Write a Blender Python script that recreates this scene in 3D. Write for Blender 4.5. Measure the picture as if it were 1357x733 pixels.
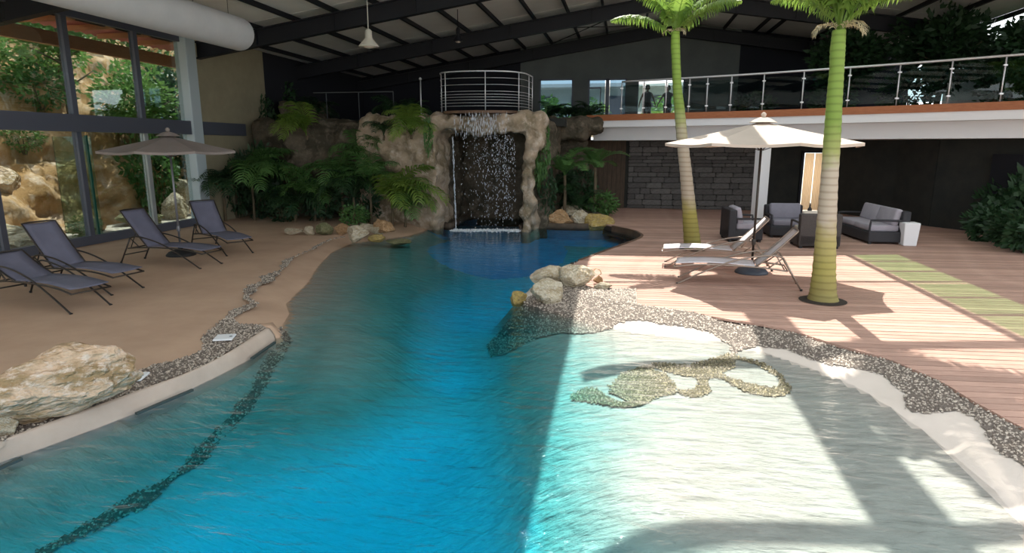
import bpy, bmesh, math, random
import numpy as np
from mathutils import Vector, Matrix, Euler, noise

for o in list(bpy.data.objects):
    bpy.data.objects.remove(o)
SC = bpy.context.scene
COL = SC.collection
PI = math.pi
R = math.radians

# ------------------------------------------------------------------ camera
# world frame: X right, Y along the building's axis, Z up, timber deck at z = 0
EYE, FPX, PITCH, YAW = 2.2, 832.0, R(11.78), R(10.1)
cam_d = bpy.data.cameras.new('camera')
cam_d.sensor_fit = 'HORIZONTAL'
cam_d.sensor_width = 36.0
cam_d.lens = 36.0 * FPX / 1357.0
cam_d.clip_end = 500
cam = bpy.data.objects.new('camera', cam_d)
cam.location = (0, 0, EYE)
cam.rotation_euler = (R(90) - PITCH, 0, YAW)
COL.objects.link(cam)
SC.camera = cam

# ------------------------------------------------------------------ sky, sun, exposure
SUN_G = (0.04, -0.69)            # horizontal travel of the sun's light per metre of fall
w = bpy.data.worlds.new('world')
SC.world = w
w.use_nodes = True
nt = w.node_tree
nt.nodes.clear()
out = nt.nodes.new('ShaderNodeOutputWorld')
bg = nt.nodes.new('ShaderNodeBackground')
sky = nt.nodes.new('ShaderNodeTexSky')
sky.sky_type = 'HOSEK_WILKIE'
sky.sun_direction = Vector((-SUN_G[0], -SUN_G[1], 1.0)).normalized()
sky.turbidity = 6.0
sky.ground_albedo = 0.4
mixs = nt.nodes.new('ShaderNodeMixRGB')
mixs.inputs[0].default_value = 0.75
mixs.inputs[2].default_value = (0.93, 0.97, 1.0, 1)
nt.links.new(sky.outputs[0], mixs.inputs[1])
nt.links.new(mixs.outputs[0], bg.inputs[0])
bg.inputs[1].default_value = 1.9
nt.links.new(bg.outputs[0], out.inputs[0])

sun_d = bpy.data.lights.new('sun', 'SUN')
sun_d.energy = 6.0
sun_d.angle = R(0.55)
sun_d.color = (1.0, 0.95, 0.86)
sun = bpy.data.objects.new('sun', sun_d)
sun.rotation_euler = Vector((SUN_G[0], SUN_G[1], -1)).to_track_quat('-Z', 'Y').to_euler()
sun.location = (0, 12, 20)
COL.objects.link(sun)

SC.view_settings.view_transform = 'Standard'
SC.view_settings.look = 'None'
SC.view_settings.gamma = 1.0
SC.view_settings.use_curve_mapping = False
SC.view_settings.exposure = 0.5
try:
    SC.cycles.use_denoising = True
    SC.cycles.max_bounces = 8
    SC.cycles.diffuse_bounces = 6
    SC.cycles.glossy_bounces = 3
    SC.cycles.transparent_max_bounces = 24
    SC.cycles.caustics_reflective = False
    SC.cycles.caustics_refractive = False
    SC.cycles.sample_clamp_indirect = 6.0
except Exception:
    pass

# ------------------------------------------------------------------ survey: photo pixel -> ground
def ray(px, py):
    x = (px - 678.5) / FPX
    y = -(py - 366.5) / FPX
    f = math.cos(PITCH) + y * math.sin(PITCH)
    u = -math.sin(PITCH) + y * math.cos(PITCH)
    c, s = math.cos(YAW), math.sin(YAW)
    return (x * c - f * s, x * s + f * c, u)

def G(px, py, z=0.0):
    r = ray(px, py)
    t = (z - EYE) / r[2]
    return (r[0] * t, r[1] * t)

def atY(px, py, Y):
    r = ray(px, py)
    t = Y / r[1]
    return Vector((r[0] * t, Y, EYE + r[2] * t))

def atX(px, py, X):
    r = ray(px, py)
    t = X / r[0]
    return Vector((X, r[1] * t, EYE + r[2] * t))

# ------------------------------------------------------------------ materials
def M(name, col, rough=0.6, metal=0.0, col2=None, scale=6.0, bump=0.0, bscale=40.0, stretch=(1, 1, 1), detail=6.0,
      spec=0.5, mid=(0.35, 0.65), trans=0.0, rand=0.0, bdist=0.02):
    m = bpy.data.materials.new(name)
    m.use_nodes = True
    n, l = m.node_tree.nodes, m.node_tree.links
    b = n['Principled BSDF']
    b.inputs['Base Color'].default_value = (*col, 1)
    b.inputs['Roughness'].default_value = rough
    b.inputs['Metallic'].default_value = metal
    b.inputs['Specular IOR Level'].default_value = spec
    if trans:
        b.inputs['Transmission Weight'].default_value = 0
    tc = n.new('ShaderNodeTexCoord')
    mp = n.new('ShaderNodeMapping')
    mp.inputs['Scale'].default_value = stretch
    l.new(tc.outputs['Object'], mp.inputs[0])
    src = None
    if col2 is not None:
        t = n.new('ShaderNodeTexNoise')
        t.inputs['Scale'].default_value = scale
        t.inputs['Detail'].default_value = detail
        t.inputs['Roughness'].default_value = 0.6
        l.new(mp.outputs[0], t.inputs['Vector'])
        r = n.new('ShaderNodeValToRGB')
        r.color_ramp.elements[0].position = mid[0]
        r.color_ramp.elements[1].position = mid[1]
        r.color_ramp.elements[0].color = (*col, 1)
        r.color_ramp.elements[1].color = (*col2, 1)
        l.new(t.outputs['Fac'], r.inputs[0])
        src = r.outputs[0]
    if rand:
        oi = n.new('ShaderNodeObjectInfo')
        hs = n.new('ShaderNodeHueSaturation')
        mr = n.new('ShaderNodeMapRange')
        mr.inputs['To Min'].default_value = 1 - rand
        mr.inputs['To Max'].default_value = 1 + rand
        l.new(oi.outputs['Random'], mr.inputs['Value'])
        l.new(mr.outputs[0], hs.inputs['Value'])
        hs.inputs['Color'].default_value = (*col, 1)
        if src:
            l.new(src, hs.inputs['Color'])
        src = hs.outputs[0]
    if src:
        l.new(src, b.inputs['Base Color'])
    if bump:
        t2 = n.new('ShaderNodeTexNoise')
        t2.inputs['Scale'].default_value = bscale
        t2.inputs['Detail'].default_value = 4
        l.new(mp.outputs[0], t2.inputs['Vector'])
        bp = n.new('ShaderNodeBump')
        bp.inputs['Strength'].default_value = bump
        bp.inputs['Distance'].default_value = bdist
        l.new(t2.outputs['Fac'], bp.inputs['Height'])
        l.new(bp.outputs[0], b.inputs['Normal'])
    return m

def glass_mat(name, tint=(0.9, 0.95, 0.95), refl=1.0, ior=1.45):
    m = bpy.data.materials.new(name)
    m.use_nodes = True
    n, l = m.node_tree.nodes, m.node_tree.links
    n.clear()
    o = n.new('ShaderNodeOutputMaterial')
    t = n.new('ShaderNodeBsdfTransparent')
    t.inputs[0].default_value = (*tint, 1)
    g = n.new('ShaderNodeBsdfGlossy')
    g.inputs['Roughness'].default_value = 0.01
    fr = n.new('ShaderNodeFresnel')
    fr.inputs[0].default_value = ior
    mu = n.new('ShaderNodeMath')
    mu.operation = 'MULTIPLY'
    mu.inputs[1].default_value = refl
    mx = n.new('ShaderNodeMixShader')
    l.new(fr.outputs[0], mu.inputs[0])
    l.new(mu.outputs[0], mx.inputs[0])
    l.new(t.outputs[0], mx.inputs[1])
    l.new(g.outputs[0], mx.inputs[2])
    l.new(mx.outputs[0], o.inputs['Surface'])
    return m

def leaf_mat(name, c1, c2, scale=3.0, rand=0.15, tl=0.35):
    m = M(name, c1, 0.5, 0, c2, scale, rand=rand)
    n, l = m.node_tree.nodes, m.node_tree.links
    b = n['Principled BSDF']
    o = n['Material Output']
    tr = n.new('ShaderNodeBsdfTranslucent')
    src = b.inputs['Base Color'].links[0].from_socket
    l.new(src, tr.inputs[0])
    mx = n.new('ShaderNodeMixShader')
    mx.inputs[0].default_value = tl
    l.new(b.outputs[0], mx.inputs[1])
    l.new(tr.outputs[0], mx.inputs[2])
    l.new(mx.outputs[0], o.inputs['Surface'])
    return m

def zramp_mat(name, stops, rough=0.6, ring=0.0, bump=0.2):
    """colour bands along the object's own height (a palm trunk), with growth rings"""
    m = M(name, (0.5, 0.5, 0.5), rough)
    n, l = m.node_tree.nodes, m.node_tree.links
    b = n['Principled BSDF']
    tc = n.new('ShaderNodeTexCoord')
    sx = n.new('ShaderNodeSeparateXYZ')
    l.new(tc.outputs['Object'], sx.inputs[0])
    ns = n.new('ShaderNodeTexNoise')
    ns.inputs['Scale'].default_value = 5
    l.new(tc.outputs['Object'], ns.inputs['Vector'])
    ad = n.new('ShaderNodeMath')
    ad.operation = 'MULTIPLY_ADD'
    ad.inputs[1].default_value = 0.5
    l.new(ns.outputs['Fac'], ad.inputs[0])
    l.new(sx.outputs['Z'], ad.inputs[2])
    dv = n.new('ShaderNodeMath')
    dv.operation = 'DIVIDE'
    dv.inputs[1].default_value = 5.0
    l.new(ad.outputs[0], dv.inputs[0])
    r = n.new('ShaderNodeValToRGB')
    e = r.color_ramp.elements
    while len(e) < len(stops):
        e.new(0.5)
    for i, (z, c) in enumerate(stops):
        e[i].position = (z + 0.25) / 5.0
        e[i].color = (*c, 1)
    l.new(dv.outputs[0], r.inputs[0])
    wv = n.new('ShaderNodeTexWave')
    wv.bands_direction = 'Z'
    wv.inputs['Scale'].default_value = 3.2
    wv.inputs['Distortion'].default_value = 1.2
    wv.inputs['Detail'].default_value = 2
    l.new(tc.outputs['Object'], wv.inputs['Vector'])
    mx = n.new('ShaderNodeMixRGB')
    mx.blend_type = 'MULTIPLY'
    mx.inputs[0].default_value = ring
    rr = n.new('ShaderNodeValToRGB')
    rr.color_ramp.elements[0].position = 0.0
    rr.color_ramp.elements[0].color = (0.5, 0.46, 0.38, 1)
    rr.color_ramp.elements[1].position = 0.35
    rr.color_ramp.elements[1].color = (1, 1, 1, 1)
    l.new(wv.outputs['Fac'], rr.inputs[0])
    l.new(r.outputs[0], mx.inputs[1])
    l.new(rr.outputs[0], mx.inputs[2])
    l.new(mx.outputs[0], b.inputs['Base Color'])
    return m

def rock_mat(name, c1, c2, c3, scale=1.6, bump=0.9, bscale=9.0, rand=0.0):
    m = M(name, c1, 0.85, 0, c2, scale, bump=bump, bscale=bscale, bdist=0.06, spec=0.2, mid=(0.42, 0.57), rand=rand)
    n, l = m.node_tree.nodes, m.node_tree.links
    b = n['Principled BSDF']
    src = b.inputs['Base Color'].links[0].from_socket
    tc = n.new('ShaderNodeTexCoord')
    t = n.new('ShaderNodeTexNoise')
    t.inputs['Scale'].default_value = scale * 3.1
    t.inputs['Detail'].default_value = 8
    t.inputs['Roughness'].default_value = 0.7
    l.new(tc.outputs['Object'], t.inputs['Vector'])
    r = n.new('ShaderNodeValToRGB')
    r.color_ramp.elements[0].position = 0.5
    r.color_ramp.elements[1].position = 0.66
    r.color_ramp.elements[0].color = (0, 0, 0, 1)
    r.color_ramp.elements[1].color = (1, 1, 1, 1)
    l.new(t.outputs['Fac'], r.inputs[0])
    mx = n.new('ShaderNodeMixRGB')
    l.new(r.outputs[0], mx.inputs[0])
    l.new(src, mx.inputs[1])
    mx.inputs[2].default_value = (*c3, 1)
    l.new(mx.outputs[0], b.inputs['Base Color'])
    return m

MAT = dict(
    sand=M('tan_sand_resin', (0.57, 0.395, 0.28), 0.9, 0, (0.49, 0.335, 0.235), 1.2, bump=0.15, bscale=120, spec=0.15),
    beach=M('white_sand_resin', (0.70, 0.62, 0.55), 0.9, 0, (0.63, 0.56, 0.49), 1.5, bump=0.15, bscale=120, spec=0.15),
    pool=M('pool_sand', (0.44, 0.415, 0.375), 0.9, 0, (0.37, 0.35, 0.315), 5.0, bump=0.8, bscale=7, stretch=(0.6, 1.6, 1), spec=0.1, bdist=0.09),
    coping=M('coping_resin', (0.56, 0.46, 0.38), 0.8, 0, (0.47, 0.38, 0.31), 2.5, spec=0.2),
    board=M('timber_board', (0.53, 0.345, 0.275), 0.7, 0, (0.40, 0.245, 0.19), 3.0, stretch=(1, 14, 14), rand=0.16, spec=0.25),
    boardbase=M('deck_joists', (0.05, 0.035, 0.03), 0.9),
    plaster=M('pale_blue_plaster', (0.50, 0.80, 0.88), 0.8, 0, (0.45, 0.74, 0.82), 3),
    basin=M('deep_blue_plaster', (0.13, 0.43, 0.68), 0.8, 0, (0.10, 0.37, 0.60), 3),
    bank=M('dark_bank', (0.07, 0.05, 0.035), 0.8, 0, (0.11, 0.08, 0.055), 5),
    curb=M('dark_timber_curb', (0.10, 0.055, 0.035), 0.6, 0, (0.16, 0.09, 0.05), 4),
    pebble=M('pebbles', (0.14, 0.11, 0.09), 0.6, 0, (0.62, 0.54, 0.45), 45.0, detail=1.5, mid=(0.4, 0.64), spec=0.3),
    pebwet=M('wet_pebbles', (0.07, 0.06, 0.03), 0.5, 0, (0.40, 0.34, 0.20), 45.0, detail=1.5, mid=(0.4, 0.64), spec=0.4),
    pebwetbed=M('wet_pebble_bed', (0.09, 0.075, 0.04), 0.9, 0, (0.16, 0.135, 0.08), 60),
    pebbase=M('pebble_bed', (0.10, 0.08, 0.065), 0.9, 0, (0.2, 0.165, 0.14), 60),
    steel=M('dark_steel', (0.012, 0.013, 0.018), 0.55, 0.0, spec=0.3),
    ceil=M('ceiling_panel_white', (0.88, 0.88, 0.86), 0.8, 0, (0.83, 0.83, 0.81), 1.5),
    frame=M('blue_grey_aluminium', (0.105, 0.115, 0.15), 0.45, 0.2),
    framel=M('pale_aluminium', (0.42, 0.45, 0.46), 0.4, 0.3),
    beige=M('beige_plaster', (0.34, 0.30, 0.20), 0.9, 0, (0.29, 0.255, 0.17), 2),
    dark=M('shade_toned_plaster', (0.012, 0.013, 0.02), 0.9),  # near-black: the shade of the unlit back walls is put into the colour
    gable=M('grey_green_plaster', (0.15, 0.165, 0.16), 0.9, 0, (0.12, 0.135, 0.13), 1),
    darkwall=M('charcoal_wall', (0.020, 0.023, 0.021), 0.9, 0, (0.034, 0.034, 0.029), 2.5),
    white=M('white_render', (0.80, 0.80, 0.82), 0.8),
    cedar=M('cedar_fascia', (0.42, 0.15, 0.06), 0.55, 0, (0.32, 0.105, 0.04), 6, stretch=(1, 1, 8)),
    inox=M('brushed_stainless', (0.66, 0.66, 0.68), 0.38, 0.55),
    inoxd=M('dull_stainless', (0.55, 0.56, 0.58), 0.4, 0.6),
    gglass=glass_mat('balustrade_glass', (0.62, 0.72, 0.72), 1.0, 1.5),
    gabglass=glass_mat('blue_tinted_glass', (0.42, 0.52, 0.58), 0.5),
    wglass=glass_mat('window_glass', (0.74, 0.80, 0.80), 0.35),
    tglass=glass_mat('green_tinted_roof_glass', (0.19, 0.47, 0.20), 0.7),
    duct=M('white_duct_fabric', (0.66, 0.67, 0.69), 0.85, 0, (0.61, 0.62, 0.64), 2),
    stone=M('grey_stone', (0.17, 0.16, 0.155), 0.85, 0, (0.11, 0.105, 0.10), 7, bump=0.6, bscale=18, rand=0.25, spec=0.2),
    brownwall=M('brown_cladding', (0.11, 0.075, 0.05), 0.85, 0, (0.07, 0.05, 0.035), 4, stretch=(6, 6, 1)),
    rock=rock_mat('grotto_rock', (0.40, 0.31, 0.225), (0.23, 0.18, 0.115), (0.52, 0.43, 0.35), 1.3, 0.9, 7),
    rockdark=rock_mat('shaded_rock', (0.13, 0.105, 0.075), (0.07, 0.06, 0.042), (0.19, 0.155, 0.115), 1.3, 0.9, 7),  # darker copy of the grotto rock, with shade put into its colour
    boulder=rock_mat('boulder_stone', (0.62, 0.44, 0.30), (0.34, 0.23, 0.12), (0.72, 0.60, 0.50), 2.0, 1.0, 7),
    palerock=rock_mat('pale_limestone', (0.62, 0.54, 0.40), (0.45, 0.36, 0.23), (0.70, 0.64, 0.54), 2.6, 0.9, 8, rand=0.12),
    rustrock=rock_mat('rusty_stone', (0.50, 0.30, 0.15), (0.36, 0.21, 0.10), (0.58, 0.42, 0.27), 2.6, 0.9, 8, rand=0.1),
    greenrock=rock_mat('mossy_stone', (0.22, 0.21, 0.11), (0.14, 0.15, 0.07), (0.33, 0.30, 0.18), 2.6, 0.8, 8),
    yellowrock=rock_mat('yellow_stone', (0.50, 0.36, 0.11), (0.34, 0.24, 0.09), (0.58, 0.46, 0.25), 3.0, 0.8, 8),
    cliff=rock_mat('hillside_rock', (0.52, 0.33, 0.17), (0.36, 0.20, 0.075), (0.60, 0.46, 0.34), 0.75, 1.0, 3.0),
    gravel=M('pale_gravel', (0.55, 0.50, 0.42), 0.9, 0, (0.38, 0.34, 0.27), 9, bump=0.5, bscale=30),
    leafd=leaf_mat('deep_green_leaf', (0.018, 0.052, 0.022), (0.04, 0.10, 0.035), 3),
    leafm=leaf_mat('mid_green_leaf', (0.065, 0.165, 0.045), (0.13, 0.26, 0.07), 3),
    leafb=leaf_mat('bright_green_leaf', (0.13, 0.24, 0.04), (0.26, 0.38, 0.07), 2, tl=0.5),
    leafo=leaf_mat('sunny_hillside_leaf', (0.10, 0.22, 0.05), (0.22, 0.36, 0.10), 2, tl=0.4),
    leafdry=leaf_mat('dry_palm_leaf', (0.55, 0.45, 0.28), (0.62, 0.55, 0.36), 3, tl=0.3),
    stem=M('brown_stem', (0.10, 0.075, 0.045), 0.8, 0, (0.16, 0.12, 0.07), 9),
    gstem=M('green_stem', (0.16, 0.24, 0.06), 0.6),
    soil=M('dark_soil', (0.03, 0.022, 0.016), 0.95),
    gsling=M('grey_mesh_sling', (0.16, 0.16, 0.22), 0.75, 0, (0.13, 0.13, 0.18), 3, bump=0.1, bscale=300),
    bronze=M('bronze_tube', (0.055, 0.045, 0.038), 0.4, 0.5),
    wsling=M('white_mesh_sling', (0.74, 0.72, 0.76), 0.75, 0, (0.68, 0.66, 0.70), 3),
    champ=M('champagne_tube', (0.36, 0.29, 0.24), 0.35, 0.6),
    cap=M('black_rubber', (0.015, 0.015, 0.016), 0.6),
    taupe=M('taupe_canvas', (0.27, 0.225, 0.205), 0.9, 0, (0.24, 0.20, 0.18), 3),
    cream=M('cream_canvas', (0.60, 0.50, 0.43), 0.9, 0, (0.55, 0.46, 0.39), 3),
    basep=M('slate_blue_resin', (0.05, 0.062, 0.085), 0.45),
    greyp=M('grey_pole', (0.20, 0.20, 0.22), 0.4, 0.4),
    wicker=M('black_wicker', (0.022, 0.022, 0.028), 0.55, 0, (0.035, 0.034, 0.04), 60, bump=0.6, bscale=90),
    wickerb=M('brown_wicker', (0.075, 0.062, 0.058), 0.6, 0, (0.05, 0.042, 0.04), 60, bump=0.6, bscale=90),
    cush=M('lilac_grey_cushion', (0.40, 0.37, 0.42), 0.9, 0, (0.35, 0.325, 0.37), 4),
    cushg=M('grey_cushion', (0.23, 0.22, 0.265), 0.9, 0, (0.20, 0.19, 0.23), 4),
    cushc=M('cream_cushion', (0.58, 0.50, 0.43), 0.9),
    curtain=leaf_mat('cream_curtain', (0.72, 0.58, 0.42), (0.68, 0.55, 0.40), 2, rand=0.01, tl=0.6),
    lampw=M('lamp_enamel', (0.62, 0.60, 0.52), 0.4),
    skin=M('skin_tone', (0.10, 0.06, 0.045), 0.6),
    cloth=M('dark_clothing', (0.012, 0.013, 0.016), 0.9),
    hair=M('dark_hair', (0.008, 0.007, 0.006), 0.7),
    redroof=M('red_roof_sheet', (0.70, 0.27, 0.24), 0.6, 0, (0.62, 0.22, 0.2), 3),
    orangewood=M('orange_timber', (0.70, 0.34, 0.17), 0.6, 0, (0.58, 0.26, 0.12), 5, stretch=(6, 1, 6)),
    plastic=M('white_plastic', (0.82, 0.84, 0.86), 0.35),
    slot=M('skimmer_slot', (0.04, 0.06, 0.06), 0.5),
    facade=M('pale_facade', (0.55, 0.60, 0.62), 0.8),
    greenglass=glass_mat('green_edge_glass', (0.72, 0.86, 0.80), 0.8),
)

def two_level(m, c_deep, z0, z1):
    """the deep basin is finished in pale blue plaster, the slopes above it in sand"""
    n, l = m.node_tree.nodes, m.node_tree.links
    b = n['Principled BSDF']
    src = b.inputs['Base Color'].links[0].from_socket
    tc = n.new('ShaderNodeTexCoord')
    sx = n.new('ShaderNodeSeparateXYZ')
    l.new(tc.outputs['Object'], sx.inputs[0])
    mr = n.new('ShaderNodeMapRange')
    mr.inputs['From Min'].default_value = z1
    mr.inputs['From Max'].default_value = z0
    l.new(sx.outputs['Z'], mr.inputs['Value'])
    mx = n.new('ShaderNodeMixRGB')
    l.new(mr.outputs[0], mx.inputs[0])
    mx.inputs[1].default_value = (*c_deep, 1)
    l.new(src, mx.inputs[2])
    l.new(mx.outputs[0], b.inputs['Base Color'])

two_level(MAT['pool'], (0.50, 0.80, 0.88), -0.50, -0.80)

# ------------------------------------------------------------------ mesh builder
class MB:
    def __init__(s):
        s.v, s.f = [], []

    def add(s, vs, fs):
        k = len(s.v)
        s.v += [tuple(p) for p in vs]
        s.f += [tuple(i + k for i in f) for f in fs]
        return s

    def box(s, c, d, rot=None):
        x, y, z = d[0] / 2, d[1] / 2, d[2] / 2
        vs = [Vector((a * x, b * y, e * z)) for a in (-1, 1) for b in (-1, 1) for e in (-1, 1)]
        if rot is not None:
            m = rot if isinstance(rot, Matrix) else Euler(rot).to_matrix()
            vs = [m @ p for p in vs]
        vs = [p + Vector(c) for p in vs]
        return s.add(vs, [(0, 1, 3, 2), (4, 6, 7, 5), (0, 4, 5, 1), (2, 3, 7, 6), (0, 2, 6, 4), (1, 5, 7, 3)])

    def bar(s, a, b, wd, h, up=(0, 0, 1)):
        a, b = Vector(a), Vector(b)
        d = b - a
        L = d.length
        x = d.normalized()
        y = Vector(up).cross(x)
        if y.length < 1e-5:
            y = Vector((1, 0, 0))
        y.normalize()
        z = x.cross(y)
        m = Matrix((x, y, z)).transposed()
        return s.box((a + b) / 2, (L, wd, h), m)

    def rbox(s, c, d, r=0.03, seg=2, rot=None):
        bm = bmesh.new()
        bmesh.ops.create_cube(bm, size=1)
        for v in bm.verts:
            v.co = Vector((v.co.x * d[0], v.co.y * d[1], v.co.z * d[2]))
        bmesh.ops.bevel(bm, geom=list(bm.edges), offset=min(r, min(d) * 0.49), segments=seg, profile=0.5, affect='EDGES')
        m = Euler(rot).to_matrix() if rot is not None else Matrix.Identity(3)
        bm.verts.index_update()
        s.add([m @ v.co + Vector(c) for v in bm.verts], [[v.index for v in f.verts] for f in bm.faces])
        bm.free()
        return s

    def tube(s, pts, r, n=6, caps=True):
        pts = [Vector(p) for p in pts]
        rs = r if isinstance(r, (list, tuple)) else [r] * len(pts)
        k = len(s.v)
        ref = None
        for i, p in enumerate(pts):
            a, b = pts[max(0, i - 1)], pts[min(len(pts) - 1, i + 1)]
            t = (b - a).normalized()
            if ref is None:
                ref = Vector((0, 0, 1)) if abs(t.z) < 0.9 else Vector((1, 0, 0))
            x = ref - t * ref.dot(t)
            x.normalize()
            ref = x
            y = t.cross(x)
            for j in range(n):
                an = 2 * PI * j / n
                s.v.append(tuple(p + (x * math.cos(an) + y * math.sin(an)) * rs[i]))
        for i in range(len(pts) - 1):
            for j in range(n):
                s.f.append((k + i * n + j, k + i * n + (j + 1) % n, k + (i + 1) * n + (j + 1) % n, k + (i + 1) * n + j))
        if caps:
            s.f.append(tuple(k + j for j in range(n))[::-1])
            s.f.append(tuple(k + (len(pts) - 1) * n + j for j in range(n)))
        return s

    def lathe(s, prof, c=(0, 0, 0), n=16, closed=False):
        k = len(s.v)
        for (r, z) in prof:
            for j in range(n):
                a = 2 * PI * j / n
                s.v.append((c[0] + r * math.cos(a), c[1] + r * math.sin(a), c[2] + z))
        for i in range(len(prof) - 1):
            for j in range(n):
                s.f.append((k + i * n + j, k + i * n + (j + 1) % n, k + (i + 1) * n + (j + 1) % n, k + (i + 1) * n + j))
        s.f.append(tuple(k + j for j in range(n))[::-1])
        s.f.append(tuple(k + (len(prof) - 1) * n + j for j in range(n)))
        return s

    def prism(s, poly, z0, z1):
        n = len(poly)
        vs = [(p[0], p[1], z0) for p in poly] + [(p[0], p[1], z1) for p in poly]
        fs = [tuple(range(n))[::-1], tuple(range(n, 2 * n))]
        fs += [(i, (i + 1) % n, n + (i + 1) % n, n + i) for i in range(n)]
        return s.add(vs, fs)

    def mesh(s, name, mat, smooth=False):
        me = bpy.data.meshes.new(name)
        me.from_pydata(s.v, [], s.f)
        me.update()
        me.materials.append(MAT[mat] if isinstance(mat, str) else mat)
        if smooth:
            me.polygons.foreach_set('use_smooth', [True] * len(me.polygons))
        return me

    def build(s, name, mat, parent=None, smooth=False, loc=None):
        return link(name, s.mesh(name, mat, smooth), parent, loc)

def link(name, me, parent=None, loc=None, rot=None):
    o = bpy.data.objects.new(name, me)
    COL.objects.link(o)
    if parent is not None:
        o.parent = parent
    if loc is not None:
        o.location = loc
    if rot is not None:
        o.rotation_euler = rot
    return o

def tag(o, label, cat, group=None, kind=None):
    o['label'] = label
    o['category'] = cat
    if group:
        o['group'] = group
    if kind:
        o['kind'] = kind
    return o

def thing(name, loc, label, cat, rz=0.0, group=None):
    o = bpy.data.objects.new(name, None)
    COL.objects.link(o)
    o.empty_display_size = 0.1
    o.location = loc
    o.rotation_euler = (0, 0, rz)
    return tag(o, label, cat, group)

def struct(o, label=None, cat=None):
    o['kind'] = 'structure'
    if label:
        o['label'] = label
        o['category'] = cat
    return o

def copy_tree(o, loc, rz, label, parent=None):
    c = o.copy()
    COL.objects.link(c)
    if parent is None:
        c.location = loc
        c.rotation_euler = (0, 0, rz)
        c['label'] = label
    else:
        c.parent = parent
    for ch in o.children:
        copy_tree(ch, None, None, None, c)
    return c

def np_mesh(name, V, F, mat, smooth=False):
    """fast mesh from numpy arrays: V (n,3), F (m,k)"""
    me = bpy.data.meshes.new(name)
    V = np.asarray(V, dtype=np.float32)
    F = np.asarray(F, dtype=np.int32)
    k = F.shape[1]
    me.vertices.add(len(V))
    me.vertices.foreach_set('co', V.ravel())
    me.loops.add(F.size)
    me.loops.foreach_set('vertex_index', F.ravel())
    me.polygons.add(len(F))
    me.polygons.foreach_set('loop_start', np.arange(0, F.size, k, dtype=np.int32))
    if smooth:
        me.polygons.foreach_set('use_smooth', np.ones(len(F), dtype=bool))
    me.update(calc_edges=True)
    me.validate()
    me.materials.append(MAT[mat] if isinstance(mat, str) else mat)
    return me

# ------------------------------------------------------------------ pool outline and terrain heights
WZ = -0.15
wl_px = [(0, 614), (85, 585), (177, 550), (255, 516), (333, 476), (369, 449), (371, 441), (376, 430), (384, 416), (378, 403),
         (392, 389), (407, 375), (414, 362), (425, 348), (438, 335), (466, 322), (505, 318), (545, 312), (572, 303), (578, 297)]
wl = [G(x, y, WZ) for x, y in wl_px]
wl += [(-4.95, 17.6), (-4.9, 20.2), (-2.9, 20.2), (-2.85, 17.4)]
wl += [G(x, y, WZ) for x, y in [(700, 301), (750, 303), (806, 303)]]
tip = [(812, 299.5), (838, 305), (849, 310), (850, 313), (842, 318), (800, 333), (768, 345)]
wl += [G(x, y + 2, WZ) for x, y in tip]
wl += [G(x, y, WZ) for x, y in [(735, 358), (705, 380), (688, 393), (697, 404), (735, 414), (762, 421), (800, 430), (850, 441),
                                (930, 449), (970, 453), (1000, 462), (1060, 482), (1110, 500), (1150, 520), (1200, 552),
                                (1260, 597), (1320, 650), (1357, 690)]]
wl += [(2.0, 1.0), (1.8, -2.5), (-4.4, -2.5)]
p0, p1 = Vector(wl[0]), Vector(wl[1])
wl.append(tuple(p0 + (p0 - p1).normalized() * 1.6))
WL = np.array(wl)

def in_poly(P, poly):
    x, y = P[:, 0], P[:, 1]
    r = np.zeros(len(P), bool)
    n = len(poly)
    for i in range(n):
        x0, y0 = poly[i]
        x1, y1 = poly[(i + 1) % n]
        c = ((y0 > y) != (y1 > y))
        with np.errstate(divide='ignore', invalid='ignore'):
            xi = (x1 - x0) * (y - y0) / (y1 - y0 + 1e-12) + x0
        r ^= c & (x < xi)
    return r

def seg_dist(P, line, closed=False):
    d = np.full(len(P), 1e9)
    tt = np.zeros(len(P))
    n = len(line)
    for i in range(n if closed else n - 1):
        a = np.array(line[i][:2])
        b = np.array(line[(i + 1) % n][:2])
        ab = b - a
        t = np.clip(((P - a) @ ab) / (ab @ ab + 1e-12), 0, 1)
        q = a + t[:, None] * ab
        e = np.hypot(*(P - q).T)
        m = e < d
        d[m] = e[m]
        tt[m] = i + t[m]
    return d, tt

# apparent depth of the water (m) at surveyed spots on its surface
dep_px = [(60, 610, .36), (180, 575, .36), (300, 515, .34), (350, 480, .28), (20, 680, .46), (120, 625, .44), (260, 550, .44), (355, 490, .36), (385, 440, .2),
          (150, 720, .85), (300, 640, .85), (300, 733, .9), (450, 700, .95), (420, 560, .75), (450, 620, .9), (560, 640, .92), (600, 733, .95), (550, 520, .92),
          (400, 410, .08), (420, 440, .08), (420, 480, .13), (460, 380, .075), (470, 440, .105), (520, 350, .10), (500, 400, .13), (500, 470, .19), (470, 345, .07), (540, 330, .13), (560, 320, .17), (520, 430, .18), (440, 520, .32),
          (560, 420, .70), (600, 380, .68), (600, 450, .80), (640, 338, .5), (620, 312, .32), (690, 318, .34), (760, 320, .45), (820, 312, .35), (660, 370, .62), (640, 292, .25), (610, 285, .25), (680, 285, .25),
          (640, 420, .45), (700, 430, .20), (660, 470, .40), (720, 470, .22), (760, 440, .09), (650, 520, .55), (700, 540, .34), (760, 520, .16), (640, 600, .72),
          (690, 620, .46), (740, 590, .26), (700, 720, .52), (760, 700, .22), (800, 620, .07), (850, 480, .04), (900, 520, .03), (900, 600, .035), (880, 700, .05),
          (1000, 560, .025), (1000, 650, .03), (1050, 730, .035), (1150, 600, .02), (1200, 680, .03), (1300, 720, .03)]
DP = np.array([G(x, y, WZ) for x, y, _ in dep_px])
DV = np.array([d for _, _, d in dep_px])

def _tps(r):
    return r * r * np.log(r + 1e-9)

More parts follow.
